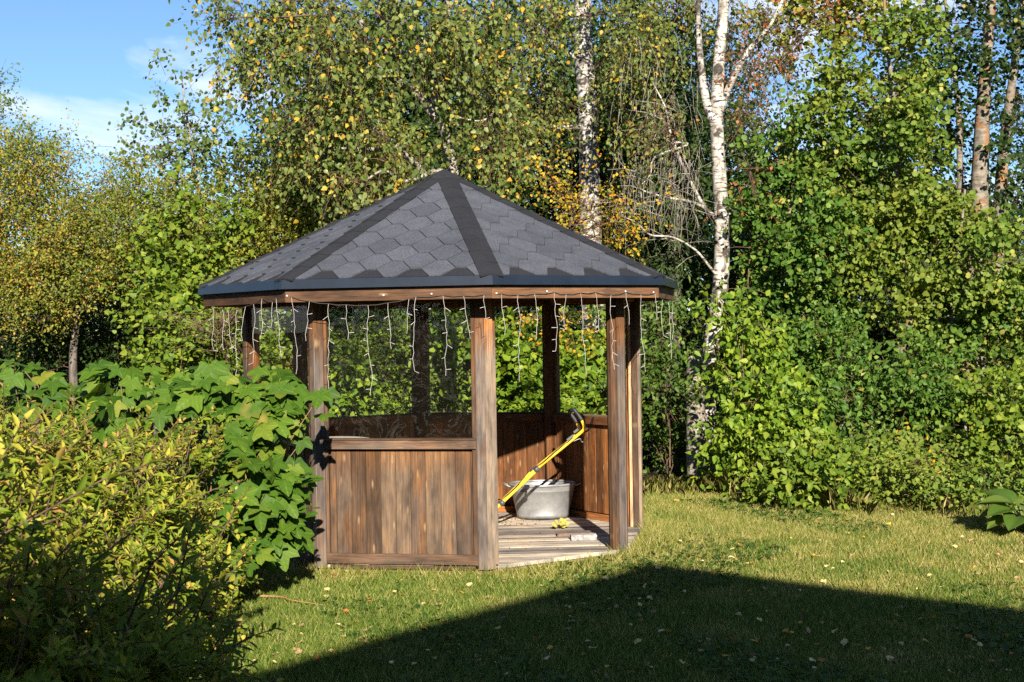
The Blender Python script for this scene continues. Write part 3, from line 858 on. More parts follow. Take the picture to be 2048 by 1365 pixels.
m1 = MB(); m1.tube(smooth_path([at(1147, 883, YA), at(1160, 878, YA), at(1163, 884, YA + 0.05), at(1172, 882, YA + 0.08), at(1180, 868, YA + 0.12)], 6), 0.003, 5); m1.obj('wire_guide', M_cable, mw, True)
m1 = MB(); m1.tube(smooth_path([at(1158, 850, YA - 0.02), at(1148, 868, YA - 0.02), at(1130, 886, YA - 0.02), at(1108, 905, YA - 0.025), at(1085, 925, YA - 0.03), at(1060, 942, YA - 0.03), at(1034, 972, YA - 0.03), at(1000, 1003, YA - 0.03), at(970, 1030, YA - 0.02)], 6), 0.0042, 6); m1.obj('control_cable', M_blk, mw, True)
for (x, y, l) in ((1140, 876, 0.07), (1152, 862, 0.05)):
    m1 = MB(); c = at(x, y, YA - 0.02); dr = (A3 - A2).normalized(); sd = Vector((0, 1, 0)); zz_ = dr.cross(sd)
    M = Matrix(((dr.x, sd.x, zz_.x, c.x), (dr.y, sd.y, zz_.y, c.y), (dr.z, sd.z, zz_.z, c.z), (0, 0, 0, 1))); m1.box(M, l, 0.03, 0.02); m1.obj('lever_housing', M_gry, mw)
# deck, motor and wheels
dk = MB(); dc = Vector((mo.x - 0.30, mo.y + 0.22, 0))
dk.lathe([(0.02, 0.20), (0.20, 0.195), (0.255, 0.17), (0.27, 0.10), (0.275, 0.075)], 28, 1.15, 0.85, Matrix.Translation(dc)); dk.obj('mower_deck', M_yel, mw, True)
dk = MB(); dk.lathe([(0.0, 0.34), (0.10, 0.335), (0.13, 0.30), (0.135, 0.20)], 20, 1, 1, Matrix.Translation(dc)); dk.obj('motor', M_gry, mw, True)
for sx in (-1, 1):
    for sy in (-1, 1):
        dk = MB(); dk.lathe([(0.0, -0.022), (0.05, -0.022), (0.085, -0.02), (0.09, 0), (0.085, 0.02), (0.05, 0.022), (0, 0.022)], 20, M=Matrix.Translation(dc + Vector((sx * 0.27, sy * 0.25, 0.09))) @ Matrix.Rotation(PI / 2, 4, 'X')); dk.obj('wheel', M_blk, mw, True)

# table behind the front window
M_top = simple('pale_table_top', (0.50, 0.46, 0.42), 0.4, 0.5, 0, 0.15, 14)
M_red = simple('red_table_edge', (0.30, 0.05, 0.035), 0.5, 0.4)
tb = thing('garden_table', 'pale oval table with a dark red edge behind the front gazebo window', 'table', (-1.12, -0.35, 0))
tc_ = Vector((-1.02, -0.32, 0))
m1 = MB(); m1.lathe([(0.0, 0.885), (0.985, 0.885), (1.0, 0.878)], 40, 0.37, 0.55, Matrix.Translation(tc_)); m1.obj('table_top', M_top, tb)
m1 = MB(); m1.lathe([(1.0, 0.879), (1.02, 0.87), (1.02, 0.85), (0.99, 0.845), (0.0, 0.845)], 40, 0.37, 0.55, Matrix.Translation(tc_)); m1.obj('edge', M_red, tb)
for sx in (-1, 1):
    for sy in (-1, 1):
        m1 = MB(); c = tc_ + Vector((sx * 0.2, sy * 0.34, 0)); m1.tube([c, c + Vector((0, 0, 0.845))], 0.022, 8); m1.obj('leg', M_gry, tb, True)

# odds and ends on the floor
def chunk(name, label, cat, c, lx, ly, lz, rz, mat, seed):
    r = random.Random(seed); bm = bmesh.new(); bmesh.ops.create_cube(bm, size=1)
    bmesh.ops.subdivide_edges(bm, edges=bm.edges[:], cuts=3, use_grid_fill=True)
    for v in bm.verts:
        k = 1 + r.uniform(-0.10, 0.10)
        taper = 1 - 0.25 * abs(v.co.x) * 2 * r.random()
        v.co = Vector((v.co.x * lx * k, v.co.y * ly * taper * (1 + r.uniform(-.1, .1)), v.co.z * lz * (1 + r.uniform(-.12, .12)) if v.co.z > 0 else -lz / 2))
    me = bpy.data.meshes.new(name); bm.to_mesh(me); bm.free(); me.materials.append(mat)
    o = link(name, me, Matrix.Translation(c + Vector((0, 0, lz / 2 + 0.001))) @ Matrix.Rotation(rz, 4, 'Z')); tag(o, label, cat); return o
M_stone = simple('grey_stone', (0.27, 0.26, 0.25), 0.85, 0.2, 0, 0.45, 30)
M_slate = simple('brown_slate', (0.15, 0.105, 0.085), 0.8, 0.2, 0, 0.3, 25)
chunk('stone', 'rough grey stone lying on the gazebo deck by the opening', 'stone', onz(1167, 1080, 0), 0.21, 0.11, 0.05, 0.1, M_stone, 2)
chunk('slate_slab', 'flat brown slate slab lying beside the grey stone on the deck', 'slab', onz(1148, 1071, 0), 0.30, 0.13, 0.028, 0.12, M_slate, 5)

#@@LEAVES
# ------------------------------------------------------------------ foliage tools
def template(half, fold=0.12, curl=0.10):
    """leaf in unit length along +y, two halves folded on the midrib"""
    R_ = [(x, y, fold * x - curl * y * y) for x, y in half]
    L_ = [(-x, y, z) for x, y, z in R_[1:-1]]
    n = len(half); V = R_ + L_
    right = list(range(n)); left = [0] + [n - 1] + [n + i for i in range(n - 2)][::-1]
    return np.array(V), [right, left]
T_birch = template([(0, 0), (0.40, 0.27), (0.25, 0.66), (0, 1)])
T_round = template([(0, 0), (0.46, 0.22), (0.44, 0.70), (0, 1)], 0.10, 0.12)
T_ovate = template([(0, 0), (0.30, 0.28), (0.22, 0.66), (0, 1)], 0.16, 0.22)
T_lance = template([(0, 0), (0.17, 0.35), (0.10, 0.72), (0, 1)], 0.25, 0.20)
T_small = template([(0, 0), (0.30, 0.35), (0.22, 0.75), (0, 1)], 0.15, 0.05)
T_far = (np.array([(0, 0, 0), (0.30, 0.42, 0.06), (0, 1, -0.12), (-0.30, 0.42, 0.06)]), [[0, 1, 2, 3]])
def norm(a):
    return a / np.maximum(1e-9, np.linalg.norm(a, axis=1, keepdims=True))
SUNV = np.array(SUN)
def leaves_mesh(name, tpl, P, D, Nn, S, mat, wid=None):
    """one mesh of leaves: base P, length dir D, normal N, size S"""
    V0, F0 = tpl
    D = norm(D); X = norm(np.cross(D, Nn)); Z = np.cross(X, D)
    n = len(P); k = len(V0)
    w = np.ones(n) if wid is None else wid
    V = P[:, None, :] + S[:, None, None] * (V0[None, :, 0, None] * (X * w[:, None])[:, None, :] + V0[None, :, 1, None] * D[:, None, :] + V0[None, :, 2, None] * Z[:, None, :])
    lp = np.concatenate([np.array(f) for f in F0]); sz = np.array([len(f) for f in F0])
    loops = (np.arange(n)[:, None] * k + lp[None, :]).ravel()
    return mesh_np(name, V.reshape(-1, 3), loops, np.tile(sz, n), mat)
def twig_leaves(rng, B, T, L, npl, hang=0.2, up=0.6, sunw=0.5, jit=0.5, droop=0.15, spread=0.02):
    """leaf placements along twigs: B base, T direction, L length"""
    n = len(B); t = np.tile(np.linspace(0.15, 1.0, npl), n) + rng.normal(0, 0.05, n * npl)
    Bb = np.repeat(B, npl, 0); Tt = np.repeat(norm(T), npl, 0); Ll = np.repeat(L, npl)
    P = Bb + Tt * (Ll * t)[:, None]; P[:, 2] -= droop * Ll * t * t
    P += rng.normal(0, 1, P.shape) * spread
    rv = norm(rng.normal(0, 1, P.shape))
    D = Tt * 0.5 + rv * 0.9; D[:, 2] -= hang
    Nn = rng.normal(0, jit, P.shape) + SUNV * sunw; Nn[:, 2] += up
    return P, D, Nn
def clumps(rng, ells, n, per=16, sig=0.17, shell=0.6, front=0.4, flat=0.55, avoid=None):
    """points in a crown made of ellipsoids (centre, radii): sprays of growth with gaps between"""
    area = np.array([r[0] * r[2] + r[0] * r[1] + r[1] * r[2] for c, r in ells]); area = area / area.sum()
    P, O = [], []
    for (c, r), a in zip(ells, area):
        m = max(1, int(n * a)); k = max(4, m // per)
        d = norm(rng.normal(0, 1, (k, 3)))
        flip = (d[:, 1] > 0) & (rng.rand(k) > front); d[flip, 1] *= -1
        rad_ = 1 - (1 - shell) * rng.rand(k) * 1.3
        wt = rng.uniform(0.3, 1.7, k); wt /= wt.sum()
        i = rng.choice(k, m, p=wt)
        sc = rng.uniform(0.6, 1.35, k)[i][:, None]
        off = rng.normal(0, sig, (m, 3)) * sc; off[:, 2] *= flat
        tilt = rng.normal(0, 0.45, (k, 2))[i]; off[:, 2] += off[:, 0] * tilt[:, 0] + off[:, 1] * tilt[:, 1]
        P.append(np.array(c) + (d * rad_[:, None])[i] * np.array(r) + off)
        O.append(norm(norm(off) * 0.9 + d[i] * 0.6))
    P = np.concatenate(P); O = np.concatenate(O)
    for path, rad_, prob in (avoid or []):
        pz = np.array([q[2] for q in path]); px_ = np.array([q[0] for q in path]); py_ = np.array([q[1] for q in path]); o = np.argsort(pz)
        x = np.interp(P[:, 2], pz[o], px_[o]); yy = np.interp(P[:, 2], pz[o], py_[o])
        f_ = (P[:, 1] + CAM_D) / (yy + CAM_D); x = np.interp(CAM_H + (P[:, 2] - CAM_H) / f_, pz[o], px_[o]) * f_
        drop = (np.abs(P[:, 0] - x) < rad_) & (P[:, 1] < yy + 0.1) & (rng.rand(len(P)) < prob)
        P, O = P[~drop], O[~drop]
    return P, O
def pick_tubes(m1, B, T, L, rng, frac, r=0.003, droop=0.15):
    idx = np.where(rng.rand(len(B)) < frac)[0]
    for i in idx:
        t = Vector(T[i]).normalized(); b = Vector(B[i]) - t * L[i] * 0.5
        e = Vector(B[i]) + t * L[i]; e.z -= droop * L[i]; md = (b + e) / 2; md.z += 0.05 * L[i]
        m1.tube([b, md, e], [r * 1.6, r, r * 0.6], 3, False)
def limb(m1, a, b, r0, r1, rng, sag=0.1, n=7, sides=6, wob=0.04):
    a = Vector(a); b = Vector(b); L = (b - a).length
    pts = []
    for i in range(n + 1):
        t = i / n; p = a.lerp(b, t); p.z += sag * L * math.sin(PI * t)
        if 0 < i < n: p += Vector(rng.normal(0, wob * L, 3)) * 0.5
        pts.append(p)
    m1.tube(pts, [r0 + (r1 - r0) * i / n for i in range(n + 1)], sides)
    return pts
def E_(px, py, rx, ry, Y, ryd=None):
    """crown lobe from its place in the photograph and its distance"""
    if Y > 2: Y += 0.45 * math.sin(px * 12.9 + py * 78.2)
    k = mpp(Y); c = at(px, py, Y); return ((c.x, c.y, c.z), (rx * k, (ryd if ryd else 0.8 * (rx + ry) / 2 * k), ry * k))
def plant(name, label, cat, trunk, r0, ells, leafspec, bark, leafmat, seed, group=None, nlimb=3, stems=None, base=None, taper=0.75):
    """tree or shrub: trunk (list of points), limbs to every lobe, leaves"""
    rng = np.random.RandomState(seed)
    base = Vector(trunk[0]) if base is None else Vector(base)
    root = thing(name, label, cat, (base.x, base.y, GZ), group)
    m1 = MB(); path = smooth_path(trunk, 6)
    m1.tube(path, [r0 * (1 - taper * i / (len(path) - 1)) for i in range(len(path))], 10)
    for st, sr in (stems or []):
        sp_ = smooth_path(st, 6); m1.tube(sp_, [sr * (1 - 0.7 * i / (len(sp_) - 1)) for i in range(len(sp_))], 8)
        path = path + sp_
    trunk_o = m1.obj('trunk', bark, root, True)
    m2 = MB()
    for c, r in ells:
        cv = Vector(c)
        for j in range(nlimb):
            e = cv + Vector((rng.normal(0, 0.45) * r[0], rng.normal(0, 0.4) * r[1], rng.normal(0, 0.45) * r[2]))
            cand = [p for p in path if p.z < e.z + 0.2] or [path[0]]
            a = min(cand, key=lambda p: (p - e).length + rng.rand() * 0.6)
            pts = limb(m2, a, e, max(0.005, min(r0 * 0.4, 0.006 * (a - e).length + 0.003)), 0.004, rng, 0.08, 6, 5)
            for _ in range(5):
                p = pts[rng.randint(2, len(pts))]
                q = p + Vector((rng.normal(0, 0.5) * r[0], rng.normal(0, 0.5) * r[1], rng.normal(0.1, 0.45) * r[2]))
                limb(m2, p, q, 0.006, 0.002, rng, 0.05, 4, 3, 0.06)
    ls_ = leafspec
    P, O = clumps(rng, ells, ls_['n'], ls_.get('per', 16), ls_.get('sig', 0.17), ls_.get('shell', 0.6), ls_.get('front', 0.4), ls_.get('flat', 0.55), ls_.get('avoid'))
    ok = P[:, 2] > GZ + 0.05; P, O = P[ok], O[ok]
    T = O * ls_.get('outw', 0.8) + rng.normal(0, 0.5, P.shape); T[:, 2] += ls_.get('tup', 0.2)
    L = rng.uniform(0.6, 1.3, len(P)) * ls_['tl']
    pick_tubes(m2, P, norm(T), L, rng, ls_.get('tw', 0.15), ls_.get('twr', 0.0028), ls_.get('droop', 0.15))
    m2.obj('branches', ls_.get('twm', B_twig), root, True)['kind'] = 'stuff'
    A, D, Nn = twig_leaves(rng, P, T, L, ls_['npl'], ls_.get('hang', 0.2), ls_.get('up', 0.6), ls_.get('sunw', 0.5), ls_.get('jit', 0.5), ls_.get('droop', 0.15), ls_.get('spread', 0.03))
    S_ = ls_['size'] * rng.uniform(0.5, 1.15, len(A))
    me = leaves_mesh('crown', ls_['tpl'], A, D, Nn, S_, leafmat)
    o = link('crown', me, None, root); o['kind'] = 'stuff'
    return root
def ground_at(px, Y):
    d = ray(px, 700); d = CAM + d * ((Y + CAM_D) / d.y); return Vector((d.x, Y, GZ - 0.03))
def trunk_px(pts, Y, base=True):
    """trunk through photo points (from top to bottom), then down to the ground"""
    out = [at(x, y, Y) for x, y in pts][::-1]
    if base:
        b = out[0]; out = [Vector((b.x + 0.02, Y, GZ - 0.05))] + ([] if b.z < 0.4 else [Vector((b.x + 0.01, Y, b.z * 0.5))]) + out
    return out

# leaf colours (leaf reflectances, except the set darkened to stand in for shade)
G1 = [(0, (0.035, 0.075, 0.012)), (0.5, (0.07, 0.135, 0.020)), (1, (0.13, 0.19, 0.035))]
L_golden = leaf_mat('golden_green_leaf', [(0, (0.08, 0.12, 0.016)), (0.45, (0.18, 0.21, 0.028)), (0.72, (0.32, 0.28, 0.04)), (0.9, (0.44, 0.30, 0.06)), (1, (0.40, 0.17, 0.05))], (0.11, 0.17, 0.025), 0.65, 1.6)
L_aspen = leaf_mat('aspen_leaf', [(0, (0.05, 0.095, 0.022)), (0.5, (0.11, 0.165, 0.04)), (1, (0.19, 0.24, 0.07))])
L_lime = leaf_mat('lime_green_leaf', [(0, (0.07, 0.13, 0.015)), (0.5, (0.13, 0.20, 0.02)), (1, (0.22, 0.27, 0.03))])
L_olive = leaf_mat('olive_green_leaf', [(0, (0.06, 0.10, 0.015)), (0.45, (0.15, 0.19, 0.026)), (0.8, (0.27, 0.26, 0.035)), (1, (0.40, 0.32, 0.05))], (0.26, 0.25, 0.03), 0.4, 1.5)
L_birch = leaf_mat('birch_leaf', [(0, (0.055, 0.10, 0.022)), (0.40, (0.125, 0.17, 0.04)), (0.86, (0.22, 0.24, 0.065)), (0.92, (0.40, 0.33, 0.06)), (0.97, (0.62, 0.38, 0.03)), (1, (0.62, 0.31, 0.06))], (0.10, 0.15, 0.03), 0.4, 1.6, rough=0.4)
L_shaded = leaf_mat('shade_darkened_leaf', [(0, (0.014, 0.032, 0.008)), (0.6, (0.03, 0.062, 0.012)), (1, (0.065, 0.10, 0.02))])  # lowered so that shade among the far crowns sits in the leaf colour
L_round = leaf_mat('round_green_leaf', [(0, (0.05, 0.105, 0.016)), (0.5, (0.115, 0.195, 0.026)), (0.92, (0.20, 0.265, 0.045)), (1, (0.38, 0.34, 0.07))], (0.20, 0.23, 0.03), 0.5, 1.3)
L_round2 = leaf_mat('cool_green_leaf', [(0, (0.042, 0.10, 0.016)), (0.5, (0.088, 0.175, 0.024)), (0.95, (0.16, 0.245, 0.04)), (1, (0.36, 0.30, 0.06))], (0.06, 0.13, 0.02), 0.5, 1.3)
L_yelgr = leaf_mat('yellow_green_leaf', [(0, (0.07, 0.14, 0.012)), (0.5, (0.135, 0.225, 0.018)), (1, (0.25, 0.32, 0.03))])
L_orange = leaf_mat('autumn_orange_leaf', [(0, (0.12, 0.15, 0.02)), (0.35, (0.28, 0.25, 0.025)), (0.7, (0.52, 0.34, 0.02)), (1, (0.50, 0.20, 0.02))])
L_spruce = leaf_mat('spruce_needles', [(0, (0.022, 0.042, 0.012)), (0.6, (0.045, 0.075, 0.018)), (1, (0.09, 0.12, 0.03))], trans=0.1)
L_fern = leaf_mat('undergrowth_leaf', G1)
L_red = leaf_mat('withered_red_leaf', [(0, (0.20, 0.06, 0.025)), (0.6, (0.36, 0.11, 0.04)), (1, (0.45, 0.22, 0.08))])
def spec(n, tpl, size, tl, npl, **kw):
    d = dict(n=n, tpl=tpl, size=size, tl=tl, npl=npl); d.update(kw); return d

#@@TREES
# ------------------------------------------------------------------ trees and shrubs behind
# far row: dark broadleaved trees that close the view
BG = 'dark broadleaved trees behind the birches'
far = [(690, 40, 13.0, 1), (830, -60, 11.0, 2), (1010, -40, 13.5, 3), (1200, -20, 12.0, 4), (1390, 40, 14.5, 8), (1560, 230, 13.0, 5), (1800, 100, 12.0, 6), (2060, 160, 13.0, 7)]
fl = {8: 'dark broadleaved tree between the forked birch and the spruces', 1: 'dark broadleaved tree behind the drooping birch foliage, leftmost of its row by the open sky', 2: 'dark tall broadleaved tree right behind the roof apex and birch limbs', 3: 'dark tall broadleaved tree between the roof apex and the thick birch trunk', 4: 'dark tall broadleaved tree behind the thick white birch trunk', 5: 'dark broadleaved tree with sky showing through, behind the forked birch', 6: 'dark broadleaved tree behind the round leaved aspens', 7: 'dark broadleaved tree behind the lichen covered aspen trunks'}
for px, top, Y, sd in far:
    hh = 900 - top
    ells = [E_(px, top + hh * 0.16, 95, hh * 0.16, Y), E_(px - 45, top + hh * 0.36, 115, hh * 0.16, Y - 0.5), E_(px + 55, top + hh * 0.38, 110, hh * 0.16, Y), E_(px - 20, top + hh * 0.58, 135, hh * 0.17, Y - 0.4), E_(px + 20, top + hh * 0.80, 140, hh * 0.17, Y - 0.3)]
    tk = trunk_px([(px + 5, top + 40), (px, top + hh * 0.5), (px - 5, 930)], Y)
    dn_ = 1.0 if sd < 5 or sd == 8 else 0.33
    plant('broadleaved_tree', fl[sd], 'tree', tk, 0.14, ells, spec(int(3700 * dn_), T_far, 0.115, 0.5, 9, sig=0.32, shell=0.4, spread=0.06, tw=0.05, jit=0.7), B_dark, L_shaded, 100 + sd, BG)

for i, (px, lab) in enumerate(((40, 'dark backing tree low behind the tall golden shrub'), (240, 'dark backing tree low behind the smaller golden shrub'), (450, 'dark backing tree low behind the lime green shrub'))):
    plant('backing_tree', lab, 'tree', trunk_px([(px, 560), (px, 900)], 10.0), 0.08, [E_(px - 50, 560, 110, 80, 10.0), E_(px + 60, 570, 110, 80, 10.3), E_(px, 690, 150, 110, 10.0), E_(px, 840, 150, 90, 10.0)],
          spec(1500, T_far, 0.10, 0.45, 9, sig=0.3, shell=0.3, spread=0.06, tw=0.03, jit=0.7), B_dark, L_shaded, 150 + i, 'dark backing trees behind the golden shrubs')
# golden hedge shrubs at the left
plant('golden_shrub', 'tall golden green shrub with a bare slender trunk behind the big leaved bush', 'shrub',
      trunk_px([(160, 470), (140, 560), (152, 640), (146, 720)], 6.0), 0.075,
      [E_(40, 345, 95, 75, 6.2), E_(150, 415, 120, 80, 5.8), E_(-70, 400, 120, 110, 6.3), E_(20, 480, 140, 90, 5.8), E_(200, 500, 120, 75, 5.6), E_(90, 590, 130, 60, 6.0), E_(265, 420, 70, 75, 6.2)],
      spec(5000, T_small, 0.043, 0.24, 12, tw=0.12, per=22, sig=0.15, spread=0.035, flat=0.8, jit=0.7), B_dark, L_golden, 21, 'golden green shrubs by the open sky')
plant('golden_shrub', 'smaller golden green shrub beside the slender aspen sapling', 'shrub',
      trunk_px([(330, 470), (315, 600), (310, 720)], 6.6), 0.06,
      [E_(330, 440, 85, 75, 6.6), E_(290, 540, 90, 70, 6.4), E_(395, 500, 60, 70, 6.9)],
      spec(1700, T_small, 0.043, 0.24, 12, tw=0.12, per=22, sig=0.15, spread=0.035, flat=0.8, jit=0.7), B_dark, L_golden, 22, 'golden green shrubs by the open sky')
plant('hedge_shrub', 'dark green hedge shrub under the golden shrub', 'shrub',
      trunk_px([(60, 640), (70, 760)], 6.9), 0.05, [E_(0, 660, 130, 80, 7.0), E_(220, 660, 150, 90, 7.2), E_(100, 740, 200, 70, 6.8)],
      spec(1500, T_small, 0.06, 0.3, 11, tw=0.1), B_dark, L_shaded, 23)
plant('hedge_tree', 'thin leafed tree top beyond the golden shrub at the open sky', 'tree',
      trunk_px([(-40, 160), (-45, 400), (-40, 700)], 8.0), 0.06, [E_(-32, 215, 40, 55, 8.0), E_(-30, 290, 60, 40, 8.0), E_(60, 300, 40, 22, 7.8)],
      spec(330, T_ovate, 0.055, 0.28, 10, tw=0.3), B_dark, L_aspen, 24)
plant('aspen_sapling', 'slender young aspen with sparse leaves against the blue sky', 'tree',
      trunk_px([(362, 150), (374, 235), (384, 310), (396, 390), (402, 450), (408, 700)], 7.6), 0.045,
      [E_(368, 215, 42, 42, 7.6), E_(335, 268, 62, 24, 7.6), E_(408, 270, 50, 28, 7.6), E_(370, 315, 92, 26, 7.5), E_(290, 322, 50, 15, 7.5), E_(430, 335, 55, 30, 7.6), E_(350, 372, 70, 24, 7.5), E_(450, 390, 55, 32, 7.6), E_(385, 425, 60, 26, 7.6)],
      spec(330, T_round, 0.062, 0.24, 9, tw=0.7, hang=0.5, jit=0.8, up=0.3, sig=0.3, spread=0.04), B_lichen, L_aspen, 25, nlimb=2)
plant('lime_shrub', 'bright lime green broad leaved shrub beside the left eave', 'shrub',
      trunk_px([(400, 560), (420, 700)], 4.4), 0.05,
      [E_(410, 460, 70, 50, 4.8), E_(370, 560, 75, 65, 4.4), E_(335, 650, 75, 60, 4.2), E_(430, 640, 80, 60, 4.2), E_(420, 730, 110, 60, 4.2)],
      spec(1100, T_birch, 0.088, 0.32, 8, tw=0.25, hang=0.3), B_twig, L_lime, 26)
plant('bare_shrub', 'tangle of bare pale twigs beside the left eave', 'shrub',
      trunk_px([(440, 640), (455, 720)], 3.4), 0.02, [E_(430, 650, 60, 50, 3.4), E_(470, 620, 40, 40, 3.4)],
      spec(70, T_small, 0.05, 0.4, 5, tw=1.0, twr=0.003, twm=B_twig), B_twig, L_lime, 27, nlimb=5)
plant('olive_shrub', 'large yellow green shrub behind the left slope of the roof', 'shrub',
      trunk_px([(620, 420), (640, 700)], 5.4), 0.08,
      [E_(490, 470, 60, 50, 5.6), E_(560, 400, 90, 80, 5.4), E_(650, 350, 100, 85, 5.4), E_(740, 330, 90, 75, 5.6), E_(600, 480, 110, 70, 5.2), E_(470, 540, 70, 60, 5.2), E_(640, 300, 70, 60, 5.8)],
      spec(2900, T_ovate, 0.056, 0.28, 11, tw=0.15, jit=0.7), B_twig, L_olive, 28)

# birches
BW = 'white barked birches'
brl = spec(5200, T_birch, 0.066, 0.34, 8, tw=0.5, twr=0.0025, hang=0.75, up=0.15, sunw=0.4, jit=0.75, droop=0.7, per=26, sig=0.13, shell=0.35, spread=0.03, tup=-0.25, outw=0.5, flat=1.1)
Yb, Yc, Yd = 3.1, 7.4, 5.2
AV = [([at(1186, 600, Yc), at(1182, 480, Yc), at(1179, 350, Yc), at(1176, 220, Yc), at(1166, 90, Yc), at(1164, -40, Yc)], 0.24, 0.88),
      ([at(1424, 690, Yd), at(1438, 600, Yd), at(1444, 480, Yd), at(1438, 340, Yd), at(1430, 235, Yd), at(1425, 120, Yd), at(1424, -60, Yd)], 0.32, 0.93)]
AVS = [([at(1394, 985, 4.7), at(1388, 700, 4.7)], 0.13, 0.92), ([at(1440, 600, Yd), at(1420, 720, Yd)], 0.12, 0.6)]
AVL = AV + [([at(908, 345, Yb), at(898, 300, Yb), at(888, 262, Yb), at(860, 222, Yb), at(836, 186, Yb)], 0.12, 0.9)]
plant('birch_tree', 'spreading birch with pinkish limbs and yellowing leaves behind the roof apex', 'tree',
      [Vector((at(980, 900, Yb).x, Yb, GZ - 0.05)), at(976, 800, Yb), at(968, 600, Yb), at(935, 430, Yb), at(908, 345, Yb), at(898, 300, Yb), at(888, 262, Yb), at(860, 222, Yb), at(836, 186, Yb), at(800, 165, Yb - 0.1), at(762, 142, Yb - 0.2), at(735, 95, Yb - 0.2), at(722, 40, Yb - 0.3)], 0.085,
      [E_(470, 70, 80, 75, Yb + 0.4), E_(560, 120, 100, 90, Yb + 0.1), E_(600, 10, 130, 60, Yb + 0.2), E_(690, 90, 110, 90, Yb - 0.2), E_(620, 230, 100, 60, Yb - 0.1), E_(720, 210, 80, 60, Yb - 0.3), E_(830, 60, 130, 90, Yb - 0.2), E_(840, 140, 70, 60, Yb - 0.5), E_(960, 90, 100, 100, Yb - 0.1), E_(980, 205, 80, 75, Yb - 0.2), E_(760, 290, 70, 30, Yb - 0.4), E_(640, 330, 80, 40, Yb - 0.2), E_(580, 290, 40, 50, Yb + 0.3), E_(730, 370, 90, 30, Yb - 0.5), E_(985, 300, 70, 45, Yb - 0.4)],
      dict(brl, n=2050, avoid=AVL), B_lichen, L_birch, 31, BW, nlimb=2,
      stems=[([at(862, 220, Yb), at(872, 180, Yb), at(890, 140, Yb), at(893, 80, Yb), at(898, 20, Yb), at(880, -40, Yb)], 0.04),
             ([at(968, 600, Yb), at(900, 430, Yb - 0.05), at(850, 350, Yb - 0.1), at(800, 300, Yb - 0.2), at(755, 262, Yb - 0.2), at(715, 235, Yb - 0.3), at(690, 190, Yb - 0.3)], 0.05),
             ([at(912, 365, Yb - 0.3), at(880, 342, Yb - 0.4), at(838, 356, Yb - 0.5), at(805, 362, Yb - 0.5), at(765, 342, Yb - 0.6), at(715, 375, Yb - 0.6)], 0.034),
             ([at(765, 300, Yb - 0.2), at(720, 298, Yb - 0.2), at(668, 300, Yb - 0.2), at(625, 322, Yb - 0.2)], 0.026)])
plant('birch_tree', 'thick white birch trunk behind the right slope of the roof', 'tree',
      [Vector((at(1190, 500, Yc).x, Yc, GZ - 0.05)), at(1192, 800, Yc), at(1182, 480, Yc), at(1179, 350, Yc), at(1176, 220, Yc), at(1166, 90, Yc), at(1164, -40, Yc), at(1160, -240, Yc)], 0.178,
      [E_(1060, 60, 80, 80, 5.4), E_(1090, 180, 70, 70, 5.6), E_(1260, 60, 90, 90, 5.8), E_(1300, 160, 70, 70, 6.0), E_(1070, 290, 60, 60, 5.4), E_(1235, 230, 45, 60, 5.8), E_(1160, -60, 150, 70, 6.6), E_(1350, 30, 60, 80, 6.4)],
      dict(brl, n=1250, size=0.062, avoid=AV), B_birch, L_birch, 32, BW, nlimb=2, taper=0.35,
      stems=[([at(1172, 255, Yc), at(1110, 255, Yc - 0.3), at(1040, 255, Yc - 0.4), at(1000, 225, Yc - 0.5), at(960, 243, Yc - 0.5), at(905, 232, Yc - 0.5)], 0.036),
             ([at(1168, 120, Yc), at(1120, 100, Yc - 0.2), at(1085, 60, Yc - 0.3), at(1050, 20, Yc - 0.3)], 0.05)])
